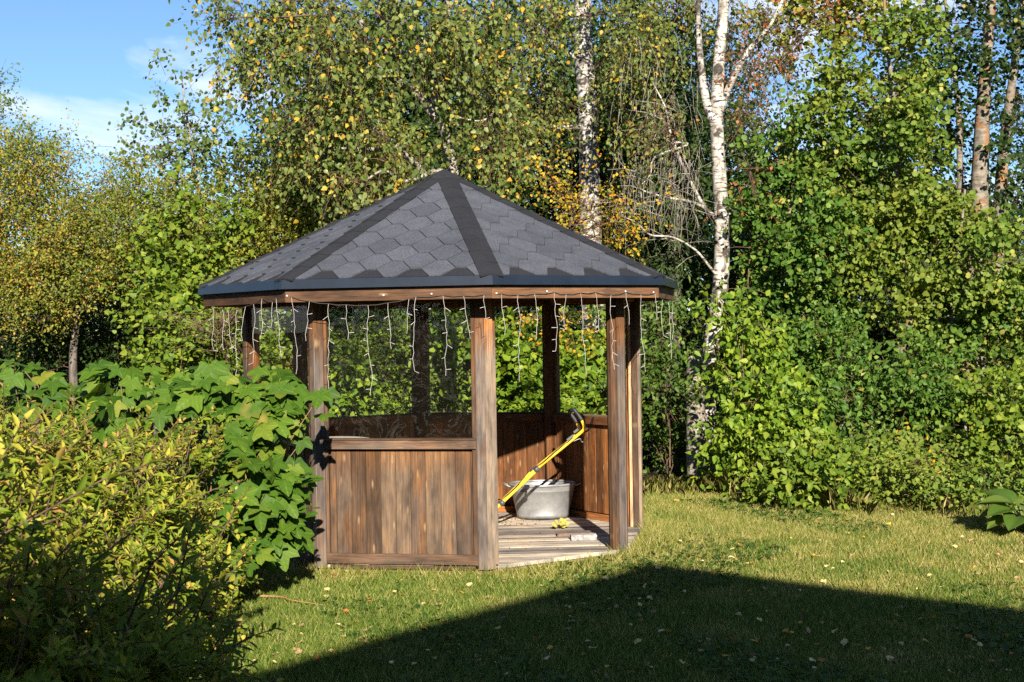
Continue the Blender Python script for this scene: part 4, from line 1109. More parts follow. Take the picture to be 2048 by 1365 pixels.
bf = plant('birch_tree', 'forked white birch trunk beside the right eave', 'tree',
      [Vector((at(1408, 950, Yd).x, Yd, GZ - 0.05)), at(1412, 850, Yd), at(1424, 690, Yd), at(1438, 600, Yd), at(1444, 480, Yd), at(1438, 340, Yd), at(1433, 235, Yd), at(1438, 120, Yd), at(1448, 0, Yd), at(1450, -160, Yd)], 0.125,
      [E_(1500, 60, 90, 90, Yd - 0.1), E_(1400, -40, 120, 60, Yd), E_(1340, 250, 45, 60, Yd - 0.3), E_(1560, 120, 60, 60, Yd), E_(1500, 230, 40, 50, Yd - 0.2)],
      dict(brl, n=330, size=0.056, tw=1.0, avoid=AV), B_birch, leaf_mat('birch_leaf_sparse', [(0, (0.05, 0.09, 0.02)), (0.5, (0.11, 0.14, 0.03)), (0.8, (0.22, 0.18, 0.04)), (1, (0.36, 0.15, 0.05))]), 33, BW, nlimb=2, taper=0.5,
      stems=[([at(1434, 260, Yd), at(1415, 215, Yd), at(1404, 150, Yd), at(1398, 80, Yd), at(1396, -10, Yd), at(1392, -150, Yd)], 0.065),
             ([at(1440, 225, Yd), at(1462, 165, Yd), at(1495, 105, Yd), at(1540, 50, Yd), at(1575, -20, Yd)], 0.055),
             ([at(1444, 470, Yd), at(1425, 430, Yd - 0.1), at(1385, 405, Yd - 0.2), at(1330, 395, Yd - 0.3), at(1280, 380, Yd - 0.4)], 0.030),
             ([at(1440, 560, Yd), at(1420, 535, Yd - 0.1), at(1390, 500, Yd - 0.2), at(1345, 475, Yd - 0.3), at(1300, 470, Yd - 0.4), at(1272, 445, Yd - 0.4), at(1235, 430, Yd - 0.5)], 0.019),
             ([at(1440, 455, Yd), at(1400, 400, Yd - 0.15), at(1365, 330, Yd - 0.2), at(1342, 270, Yd - 0.3), at(1330, 215, Yd - 0.3), at(1305, 165, Yd - 0.3)], 0.026),
             ([at(1345, 285, Yd - 0.25), at(1375, 290, Yd - 0.3), at(1310, 315, Yd - 0.3), at(1300, 350, Yd - 0.3), at(1275, 378, Yd - 0.3)], 0.018),
             ([at(1450, 430, Yd), at(1495, 420, Yd + 0.1), at(1540, 450, Yd + 0.1), at(1590, 462, Yd + 0.1)], 0.026)])
# the dead, lichen grey birch twigs hanging by the fork
rng = np.random.RandomState(77); m1 = MB()
for i in range(150):
    x = rng.uniform(1235, 1400); y = rng.uniform(290, 420) if rng.rand() < 0.7 else rng.uniform(60, 260)
    a = at(x, y, Yd - 0.35 + rng.normal(0, 0.15)); L = rng.uniform(0.25, 0.7)
    b = a + Vector((rng.normal(0, 0.10), rng.normal(0, 0.1), -L)); md = (a + b) / 2 + Vector((rng.normal(0, 0.03), 0, 0.02))
    m1.tube([a, md, b], [0.004, 0.003, 0.0018], 3, False)
for i in range(70):
    a = at(*[(1280, 385), (1330, 400), (1365, 330), (1345, 470), (1300, 345), (1335, 250), (1390, 410)][i % 7], Yd - 0.3) + Vector(rng.normal(0, 0.12, 3))
    d = Vector((rng.normal(-0.3, 0.6), rng.normal(0, 0.4), rng.normal(0.05, 0.35))).normalized() * rng.uniform(0.2, 0.6)
    m1.tube([a, a + d * 0.5 + Vector((0, 0, 0.03)), a + d], [0.006, 0.004, 0.002], 3, False)
m1.obj('hanging_twigs', bark_mat('bark_dead_twigs', 'lichen'), bf, True)['kind'] = 'stuff'
st = thing('birch_stump', 'broken grey birch snag standing beside the forked birch', 'tree', ground_at(1392, 5.0))
m1 = MB(); m1.tube(smooth_path([ground_at(1395, 4.7), at(1394, 880, 4.7), at(1390, 780, 4.7), at(1388, 712, 4.7)], 6), [0.16 - 0.004 * i for i in range(19)], 12); m1.obj('trunk', B_lichen, st, True)

# spruces
def spruce(px, top, Y, hh_px, wid_px, seed, label):
    rng = np.random.RandomState(seed); k = mpp(Y)
    b = ground_at(px, Y); tp = at(px, top, Y)
    root = thing('spruce_tree', label, 'tree', b, 'dark spruces behind the gazebo')
    m1 = MB(); m1.tube([b, b.lerp(tp, 0.5), tp], [0.16, 0.09, 0.01], 8); m1.obj('trunk', B_dark, root, True)
    H = tp.z - GZ; m2 = MB(); Bs, Ts, Ls = [], [], []
    z = 0.5
    while z < H - 0.1:
        f = 1 - z / H; L = wid_px * k * (0.25 + 0.9 * f) * rng.uniform(0.8, 1.1)
        for j in range(7):
            a = rng.uniform(0, 2 * PI); o = Vector((b.x, b.y, z)); d = Vector((math.cos(a), math.sin(a), 0))
            pts = [o + d * L * t + Vector((0, 0, -0.42 * L * t * t + 0.12 * L * t)) for t in (0, 0.35, 0.7, 1.0)]
            m2.tube(pts, [0.012, 0.009, 0.006, 0.003], 4, False)
            nb = int(5 + L * 22)
            for q in range(nb):
                t = rng.uniform(0.15, 1.0); p = o + d * L * t + Vector((0, 0, -0.42 * L * t * t + 0.12 * L * t))
                sd_ = Vector((-d.y, d.x, 0)) * rng.choice((-1, 1))
                Bs.append(p); Ts.append(d * 0.5 + sd_ * rng.uniform(0.2, 1) + Vector((0, 0, -rng.uniform(0.2, 1.3)))); Ls.append(rng.uniform(0.12, 0.3))
        z += rng.uniform(0.22, 0.34)
    m2.obj('branches', B_dark, root, True)['kind'] = 'stuff'
    Bs = np.array([tuple(v) for v in Bs]); Ts = np.array([tuple(v) for v in Ts]); Ls = np.array(Ls)
    P, D, Nn = twig_leaves(rng, Bs, Ts, Ls, 6, 0.3, 0.5, 0.4, 0.6, 0.3, 0.012)
    D = np.repeat(norm(Ts), 6, 0) + rng.normal(0, 0.35, P.shape)
    me = leaves_mesh('crown', T_lance, P, D, Nn, rng.uniform(0.07, 0.12, len(P)), L_spruce, np.full(len(P), 0.8))
    o = link('crown', me, None, root); o['kind'] = 'stuff'
spruce(1275, -120, 7.6, 0, 105, 41, 'tall dark spruce between the two white birch trunks')
spruce(1345, 20, 6.9, 0, 115, 42, 'smaller dark spruce right behind the forked birch')
spruce(760, 120, 7.5, 0, 100, 43, 'dark spruce behind the front gazebo window')

# autumn shrub by the thick birch
plant('autumn_shrub', 'yellow and orange autumn shrub around the thick birch trunk', 'shrub', trunk_px([(1150, 420), (1110, 560), (1100, 700)], 3.6), 0.025,
      [E_(1110, 375, 55, 45, 3.6), E_(1160, 400, 55, 45, 3.6), E_(1215, 420, 45, 40, 3.7), E_(1185, 460, 60, 35, 3.7), E_(1240, 470, 40, 30, 3.8), E_(1140, 640, 70, 40, 3.7)],
      spec(270, T_birch, 0.045, 0.25, 10, tw=0.3, hang=0.4, per=22, avoid=[(AV[0][0], 0.16, 0.6)]), B_twig, L_orange, 51)

# seen through the gazebo windows
GW = 'shrubs seen through the gazebo windows'
for i, (lab, ells, n, tpl, sz, mat) in enumerate([
    ('dense small leaved green shrub seen through the front window', [E_(700, 690, 80, 70, 7.2), E_(790, 730, 80, 80, 7.4), E_(690, 800, 90, 60, 7.0), E_(780, 820, 90, 50, 7.0)], 1900, T_small, 0.06, L_yelgr),
    ('green shrub behind the back window post of the gazebo', [E_(880, 720, 60, 80, 7.2), E_(930, 800, 70, 60, 7.0), E_(900, 650, 50, 40, 7.4)], 800, T_ovate, 0.085, L_lime),
    ('bright heart leaved shrub seen through the left back window of the open side', [E_(1020, 740, 50, 60, 6.6), E_(1060, 800, 60, 50, 6.5), E_(960, 690, 50, 50, 6.7), E_(1040, 670, 50, 40, 6.8)], 520, T_birch, 0.125, L_yelgr),
    ('bright heart leaved shrub filling the right back window of the open side', [E_(1150, 750, 60, 50, 6.3), E_(1195, 720, 50, 50, 6.4), E_(1140, 810, 70, 40, 6.2), E_(1200, 790, 50, 50, 6.2)], 460, T_birch, 0.13, L_yelgr),
    ('small leaved shrub seen through the left gazebo window', [E_(560, 680, 60, 70, 7.0), E_(590, 760, 70, 60, 6.8), E_(520, 640, 50, 50, 7.2)], 1100, T_small, 0.06, L_olive),
    ('yellow green sprays of leaves behind the front left post', [E_(690, 800, 34, 40, 6.0), E_(676, 720, 24, 34, 6.0)], 110, T_birch, 0.10, L_yelgr)]):
    c = ells[0][0]
    plant('window_shrub', lab, 'shrub', [Vector((c[0], c[1], GZ - 0.05)), Vector((c[0] + 0.05, c[1], c[2] * 0.6)), Vector(c)], 0.03, ells, spec(n, tpl, sz, 0.26, 9, tw=0.2, hang=0.3), B_twig, mat, 60 + i, GW)

# right hand thicket of round leaved aspens and alders
GR = 'round leaved trees of the right hand thicket'
rl = spec(2100, T_round, 0.068, 0.30, 9, tw=0.15, hang=0.4, up=0.25, sunw=0.5, jit=0.75, per=42, sig=0.15, shell=0.3, flat=0.45, spread=0.028, avoid=[(AV[1][0], 0.22, 0.9), ([at(1702, 1000, 3.6), at(1702, 820, 3.6)], 0.09, 0.85), ([at(1755, 980, 4.7), at(1760, 830, 4.7)], 0.09, 0.85)])
plant('aspen_tree', 'round leaved aspen close beside the forked birch', 'tree', trunk_px([(1590, 330), (1560, 600), (1540, 900)], 4.9), 0.06,
      [E_(1560, 330, 80, 65, 5.2), E_(1530, 440, 70, 80, 5.0), E_(1600, 500, 90, 90, 4.8), E_(1540, 600, 90, 80, 4.7), E_(1620, 680, 100, 80, 4.5), E_(1560, 770, 90, 60, 4.4)], dict(rl, n=1300), B_aspen, L_round2, 71, GR)
plant('aspen_tree', 'tall round leaved aspen with yellowing top in the middle of the thicket', 'tree', trunk_px([(1768, -30), (1772, 70), (1785, 180), (1792, 300), (1800, 480), (1822, 620), (1760, 830), (1750, 960)], 4.7), 0.062,
      [E_(1700, 160, 60, 45, 5.0), E_(1790, 80, 60, 40, 4.9), E_(1830, 170, 50, 35, 4.9), E_(1690, 290, 100, 75, 4.8), E_(1790, 280, 80, 75, 4.8), E_(1730, 420, 120, 80, 4.6), E_(1830, 420, 75, 75, 4.6), E_(1740, 560, 110, 90, 4.4), E_(1620, 230, 60, 45, 5.0), E_(1660, 400, 70, 80, 4.8)], dict(rl, n=2000), B_aspen, L_round, 72, GR)
plant('aspen_tree', 'round leaved aspen in front of the lichen covered trunks', 'tree', trunk_px([(1930, 380), (1900, 700), (1890, 960)], 4.6), 0.055,
      [E_(1890, 480, 90, 80, 4.7), E_(1950, 490, 60, 45, 4.9), E_(1880, 600, 100, 90, 4.5), E_(1980, 560, 80, 90, 4.6), E_(1940, 700, 110, 90, 4.3), E_(2030, 690, 70, 100, 4.4)], dict(rl, n=1400), B_aspen, L_round, 73, GR)
plant('alder_tree', 'low alder with grey stems at the edge of the lawn', 'tree', trunk_px([(1702, 830), (1700, 960)], 3.6), 0.045,
      [E_(1660, 700, 90, 60, 4.2), E_(1740, 730, 90, 80, 4.0), E_(1640, 840, 90, 80, 3.7), E_(1740, 830, 80, 60, 3.7), E_(1830, 800, 90, 80, 3.8), E_(1690, 930, 70, 40, 3.3)], dict(rl, n=1350, size=0.085, tpl=T_ovate), B_lichen, L_round2, 74, GR)
plant('alder_tree', 'dense leafy alder at the right end of the lawn', 'tree', trunk_px([(1930, 830), (1935, 960)], 3.3), 0.045,
      [E_(1880, 880, 90, 70, 3.4), E_(1960, 830, 90, 80, 3.4), E_(2040, 860, 90, 100, 3.1), E_(1930, 950, 100, 50, 2.9), E_(2040, 960, 70, 50, 2.6)], dict(rl, n=1250, size=0.078, tpl=T_birch), B_lichen, L_lime, 75, GR)
ov = spec(900, T_ovate, 0.095, 0.34, 9, tw=0.2, hang=0.55, up=0.35, sunw=0.7, jit=0.6, per=24, sig=0.14, droop=0.3, spread=0.03)
plant('dogwood_shrub', 'bright yellow green dogwood at the foot of the forked birch', 'shrub', trunk_px([(1500, 850), (1490, 980)], 3.5), 0.03,
      [E_(1455, 645, 70, 28, 4.2), E_(1490, 740, 75, 45, 3.9), E_(1500, 850, 80, 65, 3.6), E_(1480, 930, 75, 60, 3.4), E_(1570, 900, 70, 60, 3.4), E_(1560, 985, 80, 40, 3.1)], dict(ov, n=900, avoid=AVS), B_twig, L_yelgr, 81)
plant('dogwood_shrub', 'small lime green bush spilling onto the lawn', 'shrub', trunk_px([(1600, 960), (1600, 1010)], 2.9), 0.02,
      [E_(1590, 985, 60, 42, 2.3), E_(1640, 1005, 40, 25, 1.9), E_(1640, 930, 45, 50, 2.7)], dict(ov, n=380), B_twig, L_lime, 82)
plant('edge_shrub', 'low shrub with a few orange leaves at the lawn edge', 'shrub', trunk_px([(1780, 940), (1780, 1010)], 2.8), 0.02,
      [E_(1750, 985, 65, 45, 1.9), E_(1840, 1000, 65, 38, 1.6), E_(1800, 930, 60, 40, 2.5), E_(1910, 1015, 60, 32, 1.3), E_(1980, 1000, 50, 45, 1.3)], spec(1100, T_birch, 0.06, 0.25, 9, tw=0.3), B_twig, L_round, 83)
plant('orange_sprig', 'sprig of orange leaves in front of the dark thicket', 'shrub', trunk_px([(1835, 930), (1830, 1000)], 2.3), 0.012,
      [E_(1838, 940, 26, 24, 2.3), E_(1818, 930, 14, 14, 2.3)], spec(26, T_birch, 0.05, 0.15, 5, tw=1.0), B_twig, L_orange, 84)
plant('edge_undergrowth', 'dark undergrowth between the gazebo and the forked birch', 'shrub', trunk_px([(1340, 860), (1340, 960)], 4.4), 0.02,
      [E_(1330, 760, 45, 60, 4.2), E_(1335, 880, 40, 60, 5.2), E_(1330, 650, 40, 40, 4.4)], spec(400, T_ovate, 0.075, 0.28, 8, tw=0.4), B_twig, L_fern, 85)

for i, (px, lab) in enumerate(((1530, 'dark understorey tree in the hollow behind the round leaved aspens beside the birch'), (1730, 'dark understorey tree in the hollow behind the middle aspens'), (1930, 'dark understorey tree in the hollow below the lichen covered aspens'))):
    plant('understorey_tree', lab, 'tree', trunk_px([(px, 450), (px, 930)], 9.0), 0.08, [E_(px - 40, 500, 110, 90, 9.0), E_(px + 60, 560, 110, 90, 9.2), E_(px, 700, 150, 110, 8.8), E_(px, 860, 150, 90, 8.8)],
          spec(1500, T_far, 0.10, 0.45, 9, sig=0.3, shell=0.3, spread=0.06, tw=0.03, jit=0.7), B_dark, L_shaded, 130 + i, 'dark understorey behind the thicket')
for i, (cx, cyy, lab) in enumerate(((-10.5, -19.0, 'broad dense unseen tree beside the house on the bush side, added to darken glass reflections'), (13.0, -19.0, 'broad dense unseen tree beside the house on the thicket side, added to darken glass reflections'))):  # added out of view to keep bright sky out of the pane reflections
    plant('added_garden_tree', lab, 'tree', [Vector((cx, cyy, GZ - 0.05)), Vector((cx, cyy, 1.2)), Vector((cx + 0.1, cyy, 4.2))], 0.14, [((cx - 3, cyy, 3.0), (3.2, 1.6, 2.9)), ((cx + 3, cyy, 3.0), (3.2, 1.6, 2.9)), ((cx, cyy, 5.0), (3.2, 1.6, 2.2))],
          spec(1100, T_far, 0.26, 0.7, 9, sig=0.5, shell=0.3, spread=0.1, tw=0.02, front=1.0), B_dark, L_shaded, 140 + i)
for i, (cx, cyy, lab) in enumerate(((17.5, -9.5, 'tall dense unseen tree added across the lawn from the bushes, towards the house'), (17.5, -1.5, 'tall dense unseen tree added across the lawn beyond the hosta'), (-16.0, -8.0, 'tall dense unseen tree added behind the spiraea bushes, towards the house'), (-16.0, 0.5, 'tall dense unseen tree added far behind the big leaved bush'))):  # unseen side trees, added to block horizon sky mirrored in the back panes
    plant('added_side_tree', lab, 'tree', [Vector((cx, cyy, GZ - 0.05)), Vector((cx, cyy, 1.2)), Vector((cx + 0.1, cyy, 4.0))], 0.14, [((cx, cyy - 2.3, 2.8), (1.6, 3.0, 2.8)), ((cx, cyy + 2.3, 2.8), (1.6, 3.0, 2.8)), ((cx, cyy, 4.8), (1.6, 3.0, 1.8))],
          spec(900, T_far, 0.27, 0.7, 9, sig=0.5, shell=0.3, spread=0.1, tw=0.02, front=1.0), B_dark, L_shaded, 160 + i, 'unseen trees added to darken the glass reflections')
# tall aspen trunks at the right
GA = 'tall aspen trunks beyond the thicket'
for i, (lab, pts, Y, r, ells) in enumerate([
    ('tall aspen trunk with orange lichen, the thicker of a leaning pair', [(1990, -60), (1978, 60), (1968, 180), (1962, 300), (1958, 420), (1950, 640), (1945, 900)], 7.6, 0.20, [E_(1960, -40, 120, 60, 7.6), E_(2040, 300, 50, 60, 7.4), E_(1900, 60, 70, 60, 7.8)]),
    ('tall aspen trunk leaning beside the lichen covered aspen', [(2048, -40), (2030, 120), (2012, 260), (2000, 400), (1990, 640), (1985, 900)], 8.2, 0.15, [E_(2060, 60, 70, 80, 8.2), E_(2030, 440, 50, 50, 8.0), E_(2050, 200, 40, 40, 8.0)]),
    ('thin dark aspen trunk between the aspens and the thicket', [(1888, -20), (1902, 100), (1915, 200), (1920, 330), (1922, 600), (1920, 900)], 8.0, 0.075, [E_(1880, 130, 60, 60, 8.0), E_(1850, 220, 50, 60, 8.2)]),
    ('orange barked trunk half hidden by the thicket', [(1672, -20), (1680, 200), (1690, 400), (1694, 540), (1690, 900)], 6.2, 0.11, [E_(1640, 40, 90, 60, 6.4), E_(1720, 30, 70, 60, 6.2)])]):
    plant('tall_aspen', lab, 'tree', trunk_px(pts, Y), r, ells, spec(380, T_round, 0.075, 0.35, 8, tw=0.3, sig=0.3), B_aspen, [L_shaded, L_shaded, L_shaded, L_olive][i], 90 + i, GA, nlimb=2)
plant('withered_creeper', 'withered reddish leaves hanging beside the forked birch', 'plant', trunk_px([(1560, 120), (1555, 300), (1500, 500), (1495, 900)], 5.0), 0.012,
      [E_(1545, 110, 55, 50, 4.9), E_(1470, 170, 25, 60, 4.9), E_(1500, 330, 20, 60, 4.9), E_(1640, 40, 60, 40, 4.9), E_(1500, 430, 15, 40, 4.8)], spec(60, T_birch, 0.05, 0.25, 6, tw=1.0, hang=0.9), B_twig, L_red, 96)

#@@FOREGROUND
# ------------------------------------------------------------------ big leaved bush beside the gazebo: leaves are single objects
def palmate(seed):
    r = random.Random(seed); rim = []
    lobes = [(-2.35, 0.42), (-1.15, 0.80), (0, 1.0), (1.15, 0.80), (2.35, 0.42)]   # angle from the tip axis, reach
    angs = [(-2.75, 0.30), (-2.35, 0.50), (-1.95, 0.46), (-1.70, 0.50), (-1.35, 0.72), (-1.05, 0.86), (-0.85, 0.62), (-0.62, 0.50), (-0.36, 0.68), (-0.16, 0.86), (0, 1.02),
            (0.16, 0.86), (0.36, 0.68), (0.62, 0.50), (0.85, 0.62), (1.05, 0.86), (1.35, 0.72), (1.70, 0.50), (1.95, 0.46), (2.35, 0.50), (2.75, 0.30)]
    fold = r.uniform(0.05, 0.16); cup = r.uniform(0.22, 0.42); asym = r.uniform(-0.06, 0.06)
    def zf(x, y, d):
        return -cup * d * d * 0.55 + fold * abs(x) * 0.5 + 0.05 * math.sin(5 * math.atan2(x, y) + seed) * d + asym * x
    V = [(0, 0, 0)]
    mid = []; 
    for a, d in angs:
        d2 = d * (1 + r.uniform(-0.06, 0.06)) * 0.62; x, y = math.sin(a) * d2, math.cos(a) * d2
        V.append((x * 0.55, y * 0.55, zf(x * 0.55, y * 0.55, d2 * 0.55)))
    for a, d in angs:
        d2 = d * (1 + r.uniform(-0.06, 0.06)) * 0.62; x, y = math.sin(a) * d2, math.cos(a) * d2
        V.append((x, y, zf(x, y, d2)))
    n = len(angs); Fs = []
    for i in range(n - 1):
        Fs.append((0, 1 + i + 1, 1 + i)); Fs.append((1 + i, 1 + i + 1, 1 + n + i + 1, 1 + n + i))
    # leaf stalk
    b = len(V); V += [(0.012, 0, 0), (-0.012, 0, 0), (-0.010, -0.34, -0.10), (0.010, -0.34, -0.10)]; Fs.append((b, b + 1, b + 2, b + 3))
    return V, Fs
def big_leaf_mat():
    m, nt = new_mat('big_palmate_leaf')
    oi = N(nt, 'ShaderNodeObjectInfo').outputs['Random']
    tcn = N(nt, 'ShaderNodeTexCoord').outputs['Object']
    col = ramp(nt, oi, [(0, (0.034, 0.085, 0.008)), (0.5, (0.062, 0.130, 0.012)), (0.85, (0.10, 0.175, 0.018)), (1, (0.19, 0.21, 0.026))])
    sx = N(nt, 'ShaderNodeSeparateXYZ', {0: tcn})
    # veins fan out from the stalk
    an = math_(nt, 'ARCTAN2', sx.outputs[0], sx.outputs[1])
    vv = math_(nt, 'ABSOLUTE', math_(nt, 'SINE', math_(nt, 'MULTIPLY', an, 2.75)))
    ve = ramp(nt, vv, [(0.0, (1, 1, 1)), (0.10, (0, 0, 0))])
    col = mixc(nt, math_(nt, 'MULTIPLY', ve, 0.5), col, (0.22, 0.29, 0.06))
    wv = math_(nt, 'SINE', math_(nt, 'ADD', math_(nt, 'MULTIPLY', sx.outputs[1], 42.0), math_(nt, 'MULTIPLY', math_(nt, 'ABSOLUTE', sx.outputs[0]), -36.0)))
    col = mixc(nt, 0.5, col, ramp(nt, wv, [(0.0, (0.78, 0.8, 0.75)), (1.0, (1.08, 1.08, 1.05))]), 'MULTIPLY')
    nz = noise(nt, tcn, 5, 4); nf = noise(nt, tcn, 22, 3)
    col = mixc(nt, 0.4, col, ramp(nt, nz, [(0.3, (0.7, 0.7, 0.7)), (0.7, (1.25, 1.2, 1.1))]), 'MULTIPLY')
    br = ramp(nt, noise(nt, tcn, 2.2, 3), [(0.66, (0, 0, 0)), (0.74, (0.8, 0.8, 0.8))])
    col = mixc(nt, br, col, (0.28, 0.21, 0.05))
    p = principled(nt, col, 0.55, 0.15, 0, nf, 0.4, 0.006)
    t = N(nt, 'ShaderNodeBsdfTranslucent'); nt.links.new(mixc(nt, 1.0, col, (1.4, 1.3, 0.5), 'MULTIPLY'), t.inputs[0])
    mx = N(nt, 'ShaderNodeMixShader', {1: p, 2: t.outputs[0]}); mx.inputs[0].default_value = 0.3
    finish(nt, mx.outputs[0]); return m
M_big = big_leaf_mat()
PM = []
for i in range(5):
    V, Fs = palmate(i); me = bpy.data.meshes.new('palmate_leaf'); me.from_pydata(V, [], Fs); me.update()
    me.polygons.foreach_set('use_smooth', [True] * len(me.polygons)); me.materials.append(M_big); PM.append((me, V, Fs))
def basis(pos, D, Nn, s):
    D = Vector(D).normalized(); X = D.cross(Vector(Nn)).normalized(); Z = X.cross(D)
    return Matrix(((X.x * s, D.x * s, Z.x * s, pos[0]), (X.y * s, D.y * s, Z.y * s, pos[1]), (X.z * s, D.z * s, Z.z * s, pos[2]), (0, 0, 0, 1)))
rng = np.random.RandomState(8)
tbb = at(330, 1000, -2.4)
bush = thing('thimbleberry_bush', 'big leaved green bush with maple shaped leaves beside the gazebo', 'bush', (tbb.x, tbb.y, GZ))
lobes = [(E_(540, 1060, 70, 70, -2.5, 0.35), 0.5), (E_(60, 830, 150, 110, -1.6, 0.7), 1.0), (E_(260, 830, 140, 110, -1.9, 0.7), 1.1), (E_(430, 860, 130, 130, -2.2, 0.6), 1.3), (E_(520, 840, 70, 70, -2.3, 0.35), 0.6), (E_(470, 990, 130, 120, -2.6, 0.6), 1.2), (E_(420, 1110, 120, 90, -2.9, 0.5), 0.9), (E_(565, 800, 50, 60, -2.25, 0.25), 0.4), (E_(560, 990, 60, 90, -2.5, 0.35), 0.55)]
tot = sum(w for _, w in lobes); cand = []
for (c, r), w in lobes:
    for i in range(int(600 * w / tot)):
        d = rng.normal(0, 1, 3); d /= np.linalg.norm(d)
        if d[1] > 0.3: d[1] *= -1
        if d[2] < -0.3 and rng.rand() < 0.5: d[2] *= -1
        rr = 1 - 0.45 * rng.rand() ** 1.6
        p = np.array(c) + d * np.array(r) * rr
        if p[2] < 0.05: continue
        nn = np.array((0, -0.35, 0.55)) + d * 0.35 + rng.normal(0, 0.22, 3)
        dd = np.array((d[0] * 0.6, -0.55, -0.45)) + rng.normal(0, 0.42, 3)
        cand.append((p, dd, nn, rng.uniform(0.13, 0.26), rng.randint(0, 5), rr))
# single sprays that stand clear in front of the post and the panel
for px, py, s in ((640, 790, 0.22), (655, 785, 0.20), (650, 830, 0.19), (575, 835, 0.27), (540, 895, 0.27), (490, 860, 0.25), (545, 770, 0.22), (520, 740, 0.20), (590, 925, 0.20), (575, 965, 0.24), (420, 735, 0.26), (600, 1000, 0.17), (615, 1030, 0.15), (605, 880, 0.18), (510, 800, 0.24)):
    p = np.array(at(px, py, -2.35 + rng.normal(0, 0.06))); cand.append((p, np.array((0.1, -0.6, -0.6)) + rng.normal(0, 0.3, 3), np.array((0, -0.55, 0.6)) + rng.normal(0, 0.15, 3), s, rng.randint(0, 5), 2.0))
cand.sort(key=lambda c: -c[5] - (0.001 * c[3]))
for p, dd, nn, s, k, rr in cand[:300]:
    link('leaf', PM[k][0], basis(p, dd, nn, s * 1.05), bush)
m1 = MB()
for p, dd, nn, s, k, rr in cand[300:]:
    M = basis(p, dd, nn, s * 1.05); m1.add([M @ Vector(v) for v in PM[k][1]], PM[k][2])
o = m1.obj('inner_leaves', M_big, bush, True); o['kind'] = 'stuff'
m1 = MB(); roots = [at(x, 1150, y) for x, y in ((60, -1.7), (200, -1.8), (330, -2.1), (400, -2.3), (450, -2.4))]
for i in range(0, len(cand), 3):
    p = Vector(cand[i][0]); b = min(roots, key=lambda q: (q - p).length + rng.rand() * 0.5); b = Vector((b.x + rng.normal(0, 0.12), b.y + rng.normal(0, 0.1), GZ))
    md = b.lerp(p, 0.55); md.z += 0.12
    m1.tube(smooth_path([b, md, p], 4), [0.007 - 0.0005 * j for j in range(9)], 4, False)
m1.obj('canes', simple('reddish_cane', (0.20, 0.13, 0.06), 0.6, 0.2), bush, True)

# yellowing narrow leaved bushes in front (spiraea)
L_spir = leaf_mat('spiraea_leaf', [(0, (0.08, 0.13, 0.014)), (0.35, (0.16, 0.22, 0.02)), (0.7, (0.29, 0.31, 0.03)), (0.9, (0.45, 0.38, 0.05)), (1, (0.42, 0.25, 0.08))], (0.16, 0.23, 0.016), 0.4, 2.5)
L_spir2 = leaf_mat('spiraea_tip_leaf', [(0, (0.09, 0.13, 0.014)), (0.5, (0.22, 0.23, 0.03)), (0.8, (0.36, 0.26, 0.06)), (1, (0.34, 0.17, 0.08))])
def spiraea(name, label, ells, nsh, seed, shoot=(0.25, 0.5), lsize=0.05, npl=26, tpl=T_lance, mat=L_spir, lean=(0.25, -0.1), updir=1.0, group=None, wid=1.0):
    rng = np.random.RandomState(seed)
    c0 = ells[0][0]; root = thing(name, label, 'bush', (c0[0], c0[1], GZ), group)
    P, O = clumps(rng, ells, nsh, 6, 0.12, 0.6, 0.3)
    ok = P[:, 2] > GZ + 0.08; P, O = P[ok], O[ok]
    T = O * 0.55 + rng.normal(0, 0.28, P.shape); T[:, 2] += updir; T[:, 0] += lean[0]; T[:, 1] += lean[1]; T = norm(T)
    L = rng.uniform(*shoot, len(P)); m2 = MB()
    base = np.array(ells[0][0])
    for i in range(len(P)):
        b = Vector(P[i]); e = b + Vector(T[i]) * L[i]; e.z -= 0.12 * L[i]
        m2.tube([b - Vector(T[i]) * 0.15, b.lerp(e, 0.5) + Vector((0, 0, 0.02)), e], [0.004, 0.003, 0.0015], 4, False)
    for i in range(0, len(P), 6):
        b = Vector(P[i]); q = Vector((base[0] + rng.normal(0, 0.25), base[1] + rng.normal(0, 0.2), GZ)); md = q.lerp(b, 0.5); md.z += 0.1
        m2.tube([q, md, b], [0.009, 0.006, 0.004], 4, False)
    m2.obj('shoots', B_twig, root, True)
    n = len(P); t = np.tile(np.linspace(0.02, 1.0, npl), n); Tt = np.repeat(T, npl, 0); Ll = np.repeat(L, npl)
    A = np.repeat(P, npl, 0) + Tt * (Ll * t)[:, None]; A[:, 2] -= 0.12 * Ll * t * t
    phi = np.tile(np.arange(npl) * 2.4, n) + np.repeat(rng.uniform(0, 6, n), npl)
    a1 = norm(np.cross(Tt, np.array([0.3, 0.9, 0.2]))); a2 = np.cross(Tt, a1)
    side = a1 * np.cos(phi)[:, None] + a2 * np.sin(phi)[:, None]
    D = Tt * 0.75 + side * 0.8 + rng.normal(0, 0.15, A.shape)
    Nn = Tt * 0.6 - side * 0.5 + SUNV * 0.3 + rng.normal(0, 0.25, A.shape); Nn[:, 2] += 0.3
    S_ = lsize * rng.uniform(0.6, 1.2, len(A)) * (1.15 - 0.55 * t)
    me = leaves_mesh('foliage', tpl, A, D, Nn, S_, mat, np.full(len(A), wid)); o = link('foliage', me, None, root); o['kind'] = 'stuff'
GS = 'yellowing narrow leaved bushes in front'
spiraea('spiraea_bush', 'yellow green narrow leaved bush in front of the big leaved bush', [E_(30, 1010, 130, 100, -5.2, 0.5), E_(190, 1050, 120, 100, -5.0, 0.5), E_(20, 1120, 120, 110, -5.4, 0.45), E_(260, 1170, 110, 90, -5.2, 0.4)], 360, 3, (0.20, 0.42), 0.092, 20, group=GS)
